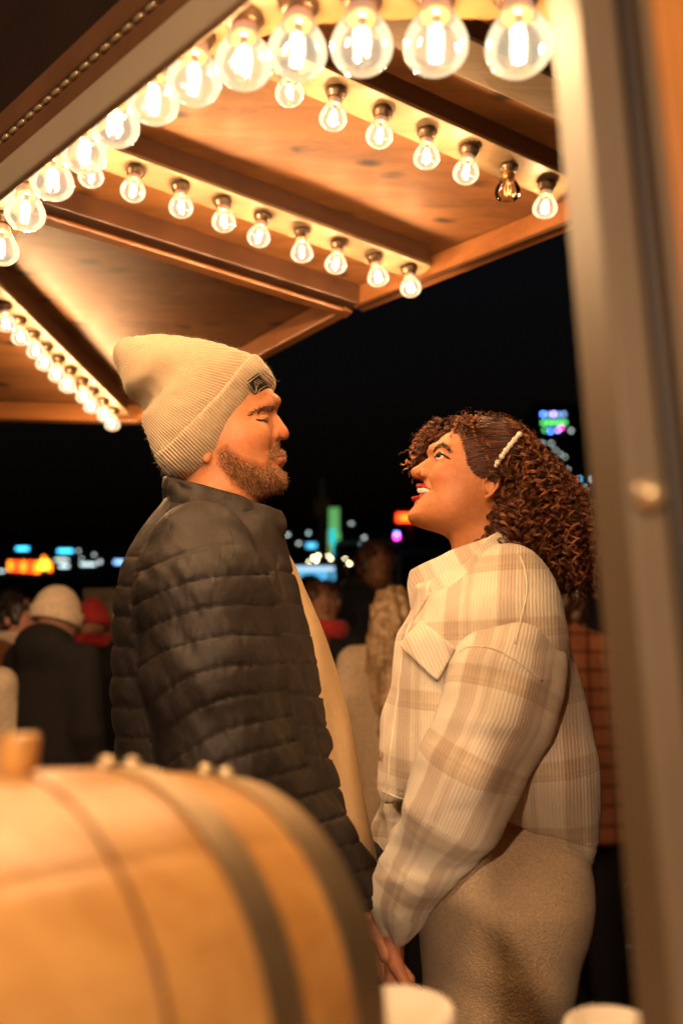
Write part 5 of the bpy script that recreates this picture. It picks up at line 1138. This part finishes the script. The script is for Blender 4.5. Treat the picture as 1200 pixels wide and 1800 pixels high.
bg_person('person seen from behind in cream knit hat and long dark hooded coat', 108, 1016, 3.6, R(62), 'black', 1.0, hat='cream', hair='blond', hood=True)
bg_person('dark-haired person in brown coat and cream scarf raising a hand to the face', 34, 1044, 4.1, R(-8), 'brown', .8, hair='dark', arm='up', scarf='cream', skin=(.55, .25, .16))
bg_person('person in cream hat and cream coat cut by the left edge', -62, 1060, 3.4, R(-60), 'cream', .7, hat='cream')
bg_person('person in red knit hat behind the cream-hatted one', 165, 1040, 4.6, R(100), 'black', .8, hat='red', scarf='red')
bg_person('dark-clad person with brown hair, face turned to the lights between the couple', 660, 950, 4.6, R(-70), 'navy', .9, hair='brown', skin=(.36, .17, .10))
bg_person('person in red scarf with orange mittens beside the dark jacket front', 567, 1020, 4.0, R(-80), 'black', .8, hair='brown', scarf='red', arm='fwd', skin=(.32, .16, .09))
bg_person('person with long blond hair in beige coat and white shoes', 694, 1034, 3.45, R(75), 'beige', .95, hair='blond', long_hair=True, shoe='white')
bg_person('short-haired person in rust checked shirt seen from behind', 992, 1012, 3.3, R(70), 'plaid', .72, hair='brown')
bg_person('tall person in black coat beside the tan post', 1052, 985, 4.7, R(95), 'black', .9)
bg_person('person in black coat standing behind the blond one', 618, 1000, 5.4, R(80), 'black', .9)
bg_person('person in dark coat far back between red and cream hats', 205, 1035, 6.2, R(40), 'navy', .9)
bg_person('person in dark coat and cream hat far back left', 20, 1035, 6.0, R(120), 'navy', .9)
bg_person('dark-clad person far back under the cyan tent', 545, 1010, 7.2, R(-90), 'black', .9, hair='dark')
bg_person('dark-clad person in red hat far back right of the blond one', 745, 1015, 6.6, R(-90), 'black', .9, hat='red')
# orange mittens carried by the red-scarfed person, and the bag on the ground
def bag():
    c = atz(1112, 1785, 0.); o = empty('shoulder_bag', (c[0], c[1], .016)); tag(o, 'shiny black bag standing on the ground by the tan post', 'bag')
    me = sdf('bag_body', lambda X, Y, Z: smax(ellip(X, Y, Z, (c[0], c[1], .17), (.20, .12, .19)), .018-Z, .01), np.array([c[0]-.23, c[1]-.15, .0]), np.array([c[0]+.23, c[1]+.15, .38]), .01, 1)
    V = verts(me); setv(me, V+norms(me)*(.012*vnoise(V, 22, 6))[:, None]); obj('bag_body', me, M['black'], o)
    MB().tube([(c[0]-.12+.24*t, c[1], .30+.16*math.sin(math.pi*t)) for t in np.linspace(0, 1, 12)], .011, 7).build('handle', M['black'], o, True)
bag()
# ================================================================== market and city lights
def ebox(name, x0, y0, x1, y1, Y, mat, parent=None, dep=.05):
    a = at((x0+x1)/2, (y0+y1)/2, Y); w_ = abs(at(x1, y0, Y)[0]-at(x0, y0, Y)[0]); h_ = abs(at(x0, y0, Y)[2]-at(x0, y1, Y)[2])
    return MB().box((a[0], Y, a[2]), (w_, dep, h_)).build(name, mat, parent)
EM = {k: emit('glow '+k, c, s) for k, (c, s) in {'cyan': ((.05, .55, .95), 3.6), 'cyan2': ((.10, .60, .95), 1.4), 'red': ((1, .05, .008), 3.6), 'orange': ((1, .20, .01), 3.4), 'yellow': ((1, .62, .03), 3.), 'pale': ((.55, .72, .72), 2.), 'blue': ((.25, .5, .95), 2.2), 'white': ((.8, .9, 1), 2.0), 'warm': ((1, .85, .45), 11.), 'green': ((.16, .5, .15), .55), 'teal': ((.0, .55, .60), .9), 'olive': ((.45, .40, .10), .30), 'vio': ((.35, .25, 1), 9.), 'blu2': ((.06, .18, 1), 10.), 'grn2': ((.1, .6, .14), 3.), 'mag': ((1, .05, .6), 6.), 'dimw': ((.6, .7, .65), 2.2), 'tent': ((.10, .50, .85), .75), 'tentw': ((.55, .80, 1), .75)}.items()}
CONC = plain('dark night facade', (.03, .03, .032), .8, var=.3, scale=.3, bmp=0)
def block(label, x0, y0, x1, Y, wins, base=1170, dep=14.):
    """a dark building with lit windows: wins = (x, y, w, h, glow)"""
    a = at((x0+x1)/2, y0, Y); w_ = at(x1, y0, Y)[0]-at(x0, y0, Y)[0]; o = empty('city_building', (a[0], Y+dep/2, 0)); tag(o, label, 'building', 'buildings along the far shore')
    MB().box((a[0], Y+dep/2, a[2]/2), (w_, dep, a[2])).build('wall', CONC, o); MB().box((a[0], Y+dep/2, a[2]+.25), (w_*.96, dep*.96, .5)).build('roof', CONC, o)
    for x, y, ww_, h_, k in wins:
        f = ebox('window', x-ww_/2-1, y-h_/2-1, x+ww_/2+1, y+h_/2+1, Y-.05, CONC, o, .08); ebox('pane', x-ww_/2, y-h_/2, x+ww_/2, y+h_/2, Y-.12, EM[k], f, .06)
block('low dark building on the left shore with blue and white lit strips', -160, 958, 235, 75, [(40, 964.5, 21, 4.5, 'cyan'), (115, 968.5, 25, 4.5, 'cyan'), (113, 995, 16, 5, 'pale'), (108, 984, 24, 3, 'dimw'), (155, 992, 26, 4, 'pale'), (176, 988, 4, 4, 'white'), (210, 988, 18, 6, 'blue'), (138, 968, 3, 3, 'dimw'), (166, 975, 3, 3, 'dimw'), (144, 982, 3, 3, 'dimw'), (3, 1004, 10, 3, 'pale')])
def sign(label, items, Y, frame, name='lit_sign'):
    a = at((frame[0]+frame[2])/2, frame[3], Y); o = empty(name, (a[0], Y, 0)); tag(o, label, 'sign')
    ebox('backing_board', *frame, Y+.12, CONC, o, .1)
    MB().box((a[0], Y+.12, a[2]/2), (.25, .12, a[2])).build('mast', CONC, o)
    for x0, y0, x1, y1, k in items: ebox('light_panel', x0, y0, x1, y1, Y, EM[k], o, .1)
sign('red and yellow lit sign on the far left shore', [(15+i*11.5, 986+.3*i, 22+i*11.5, 1003+i, 'red' if i % 2 else 'orange') for i in range(5)]+[(71, 985, 86, 1001, 'yellow'), (66, 992, 71, 1006, 'orange'), (86, 990, 91, 1004, 'orange'), (75, 978, 80, 985, 'orange')], 70, (10, 980, 96, 1012))
sign('small red lit sign in front of the smiling face', [(697, 903, 745, 917, 'red'), (705, 906, 745, 914, 'orange')][:2], 30, (692, 898, 750, 922))
b_ = [(954+i*9, 728+(i % 2), 5, 5, k) for i, k in enumerate(['blu2', 'blue', 'vio', 'blue', 'blue'])]+[(955+i*9, 743, 7, 5, 'grn2') for i in range(5)]+[(957, 756, 5, 4, 'grn2'), (967, 758, 5, 4, 'blu2'), (980, 756, 4, 4, 'vio'), (986, 752, 4, 4, 'mag'), (1003, 757, 4, 4, 'dimw'), (968, 779, 4, 3, 'dimw'), (953, 779, 4, 3, 'dimw'), (984, 798, 3, 3, 'dimw'), (992, 803, 3, 3, 'dimw'), (997, 825, 3, 3, 'dimw'), (1018, 842, 4, 4, 'cyan'), (1028, 857, 4, 4, 'pale'), (1040, 842, 4, 4, 'white'), (975, 790, 3, 3, 'dimw'), (990, 835, 3, 2, 'dimw')]
block('tall tower at the right with blue, green and violet lights on top', 938, 712, 1075, 120, b_)
block('dark waterfront building behind the couple with a few dim windows', 470, 925, 690, 85, [(542, 937, 4, 4, 'pale'), (547, 959, 17, 8, 'cyan2'), (617, 920, 6, 2, 'dimw'), (505, 940, 6, 3, 'dimw'), (640, 945, 5, 3, 'dimw'), (525, 955, 5, 3, 'dimw')])
# lit pylon with colour panels and a lattice mast beside it
def pylon():
    Y = 22; a = at(585, 975, Y); o = empty('lit_pylon', (a[0], Y, 0)); tag(o, 'tall pylon with green, cyan and yellow lit panels between the couple', 'pylon')
    MB().box((a[0], Y+.2, 1.9), (.3, .2, 3.8)).build('column', CONC, o)
    ebox('light_panel', 578, 893, 596, 935, Y, EM['green'], o, .1); ebox('light_panel', 584, 936, 598, 958, Y, EM['green'], o, .1); ebox('light_panel', 576, 932, 584, 972, Y-.02, EM['olive'], o, .1); ebox('light_panel', 584, 955, 594, 978, Y-.15, EM['teal'], o, .1); ebox('light_panel', 579, 930, 588, 956, Y-.15, EM['cyan2'] if False else EM['teal'], o, .06)
    t = empty('lattice_mast', tuple(at(566, 960, 24)*np.array([1, 1, 0]))); tag(t, 'thin pale lattice mast rising beside the lit pylon', 'mast'); grey = plain('pale mast steel', (.30, .27, .23), .5); p = at(566, 900, 24); top = at(566, 842, 24)[2]
    for q in (-.12, .12): MB().tube([(p[0]+q, 24, 0), (p[0]+q*.2, 24, top)], .03, 6).build('upright', grey, t)
    for k in range(9): z = 1+k*(top-1)/9; f = 1-.8*z/top; MB().tube([(p[0]-.12*f, 24, z), (p[0]+.12*f, 24, z+.4)], .018, 5).build('brace', grey, t)
    MB().box((p[0], 24, at(566, 893, 24)[2]), (.42, .3, .5)).build('platform', plain('rusty platform', (.22, .12, .06), .6), t)
pylon()
sign('round pink and blue lit disc beside the red sign', [(694, 936, 700, 940, 'blu2'), (693, 940, 701, 947, 'mag')], 26, (690, 933, 704, 950))
# tents and frames
def tent(label, x0, y0, x1, y1, Y, m_roof, m_val, name='market_tent'):
    a = at(x0, y1, Y); b = at(x1, y0, Y); cx = (a[0]+b[0])/2; wd = b[0]-a[0]; o = empty(name, (cx, Y, 0)); tag(o, label, 'tent'); zt, z0 = b[2], a[2]; dz = (zt-z0)
    V = [(a[0], Y-.6, z0+dz*.35), (b[0], Y-.6, z0+dz*.35), (b[0], Y+1.2, z0+dz*.35), (a[0], Y+1.2, z0+dz*.35), (cx, Y+.3, zt)]
    MB().add(V, [(0, 1, 4), (1, 2, 4), (2, 3, 4), (3, 0, 4), (3, 2, 1, 0)]).build('roof', m_roof, o)
    MB().box((cx, Y-.61, z0+dz*.17), (wd, .02, dz*.34)).build('valance', m_val, o)
    for q in (a[0]+.05, b[0]-.05):
        for yy in (Y-.55, Y+1.15): MB().tube([(q, yy, 0), (q, yy, z0+dz*.3)], .025, 6).build('leg', M['tan'], o)
tent('glowing cyan and white market tent left of centre', 500, 990, 588, 1012, 11, EM['tent'], EM['tentw'])
tent('dark blue market tent under the smiling chin', 690, 958, 800, 985, 12, fabric('dark blue canvas', (.02, .035, .09)), fabric('slate canvas', (.07, .09, .14)))
tent('pale canvas tent beside the tan post', 1010, 968, 1120, 1020, 7, fabric('pale canvas', (.55, .44, .36)), fabric('pale canvas valance', (.55, .44, .36)))
o = ebox('lit_column', 633, 955, 646, 985, 13, EM['tentw'], None, .1); tag(o, 'narrow white lit column left of the brown-haired head', 'light column'); p_ = at(640, 985, 13); MB().box((p_[0], 13.06, p_[2]/2), (.06, .06, p_[2])).build('stand', CONC, o)
def frame_stall():
    Y = 5.4; a = at(150, 1037, Y); b = at(300, 1037, Y); o = empty('stall_frame', (b[0], Y, 0)); tag(o, 'pale timber stall frame behind the dark quilted jacket', 'stall'); m_ = M['tan']
    MB().box(((a[0]+b[0])/2, Y, at(200, 1044, Y)[2]), (b[0]-a[0], .08, .065)).build('beam', m_, o)
    for px in (197, 290): p = at(px, 1060, Y); MB().box((p[0], Y, at(200, 1054, Y)[2]/2), (.085, .07, at(200, 1054, Y)[2])).build('post', m_, o)
frame_stall()
ob = ebox('grey_girder', 590, 950, 705, 958, 14, plain('grey girder', (.16, .17, .13), .6)); tag(ob, 'long grey girder across the market behind the couple', 'girder')
for px in (592, 702): p = at(px, 958, 14); MB().box((p[0], 14, p[2]/2), (.1, .06, p[2])).build('post', CONC, ob)
def fairy(label, pts, Y):
    P = np.array([at(a, b, Y+random.uniform(-.3, .3)) for a, b in pts]); o = empty('fairy_lights', tuple(P[0]*np.array([1, 1, 0]))); tag(o, label, 'string lights')
    MB().tube(catmull(P[np.argsort(P[:, 0])], 4), .006, 4).build('wire', CONC, o); z = P[0].copy(); MB().tube([(z[0], z[1], 0), z], .02, 6).build('pole', CONC, o)
    for p in P: MB().lathe([(.018*math.sin(a)+1e-4, -.018*math.cos(a)) for a in np.linspace(.05, 3.09, 7)], 8, c=p).build('fairy_bulb', EM['warm'], o, True)
fairy('cluster of four warm fairy lights left of the lit pylon', [(543, 988), (551, 980), (559, 977), (556, 985)], 12)
fairy('pair of warm fairy lights under the lit pylon', [(577, 978), (581, 982)], 12.5)
fairy('three warm fairy lights right of the lit pylon', [(606, 983), (614, 991), (610, 1000)], 13)
fairy('two dim fairy lights above the blond hair', [(630, 1037), (667, 1030)], 18)
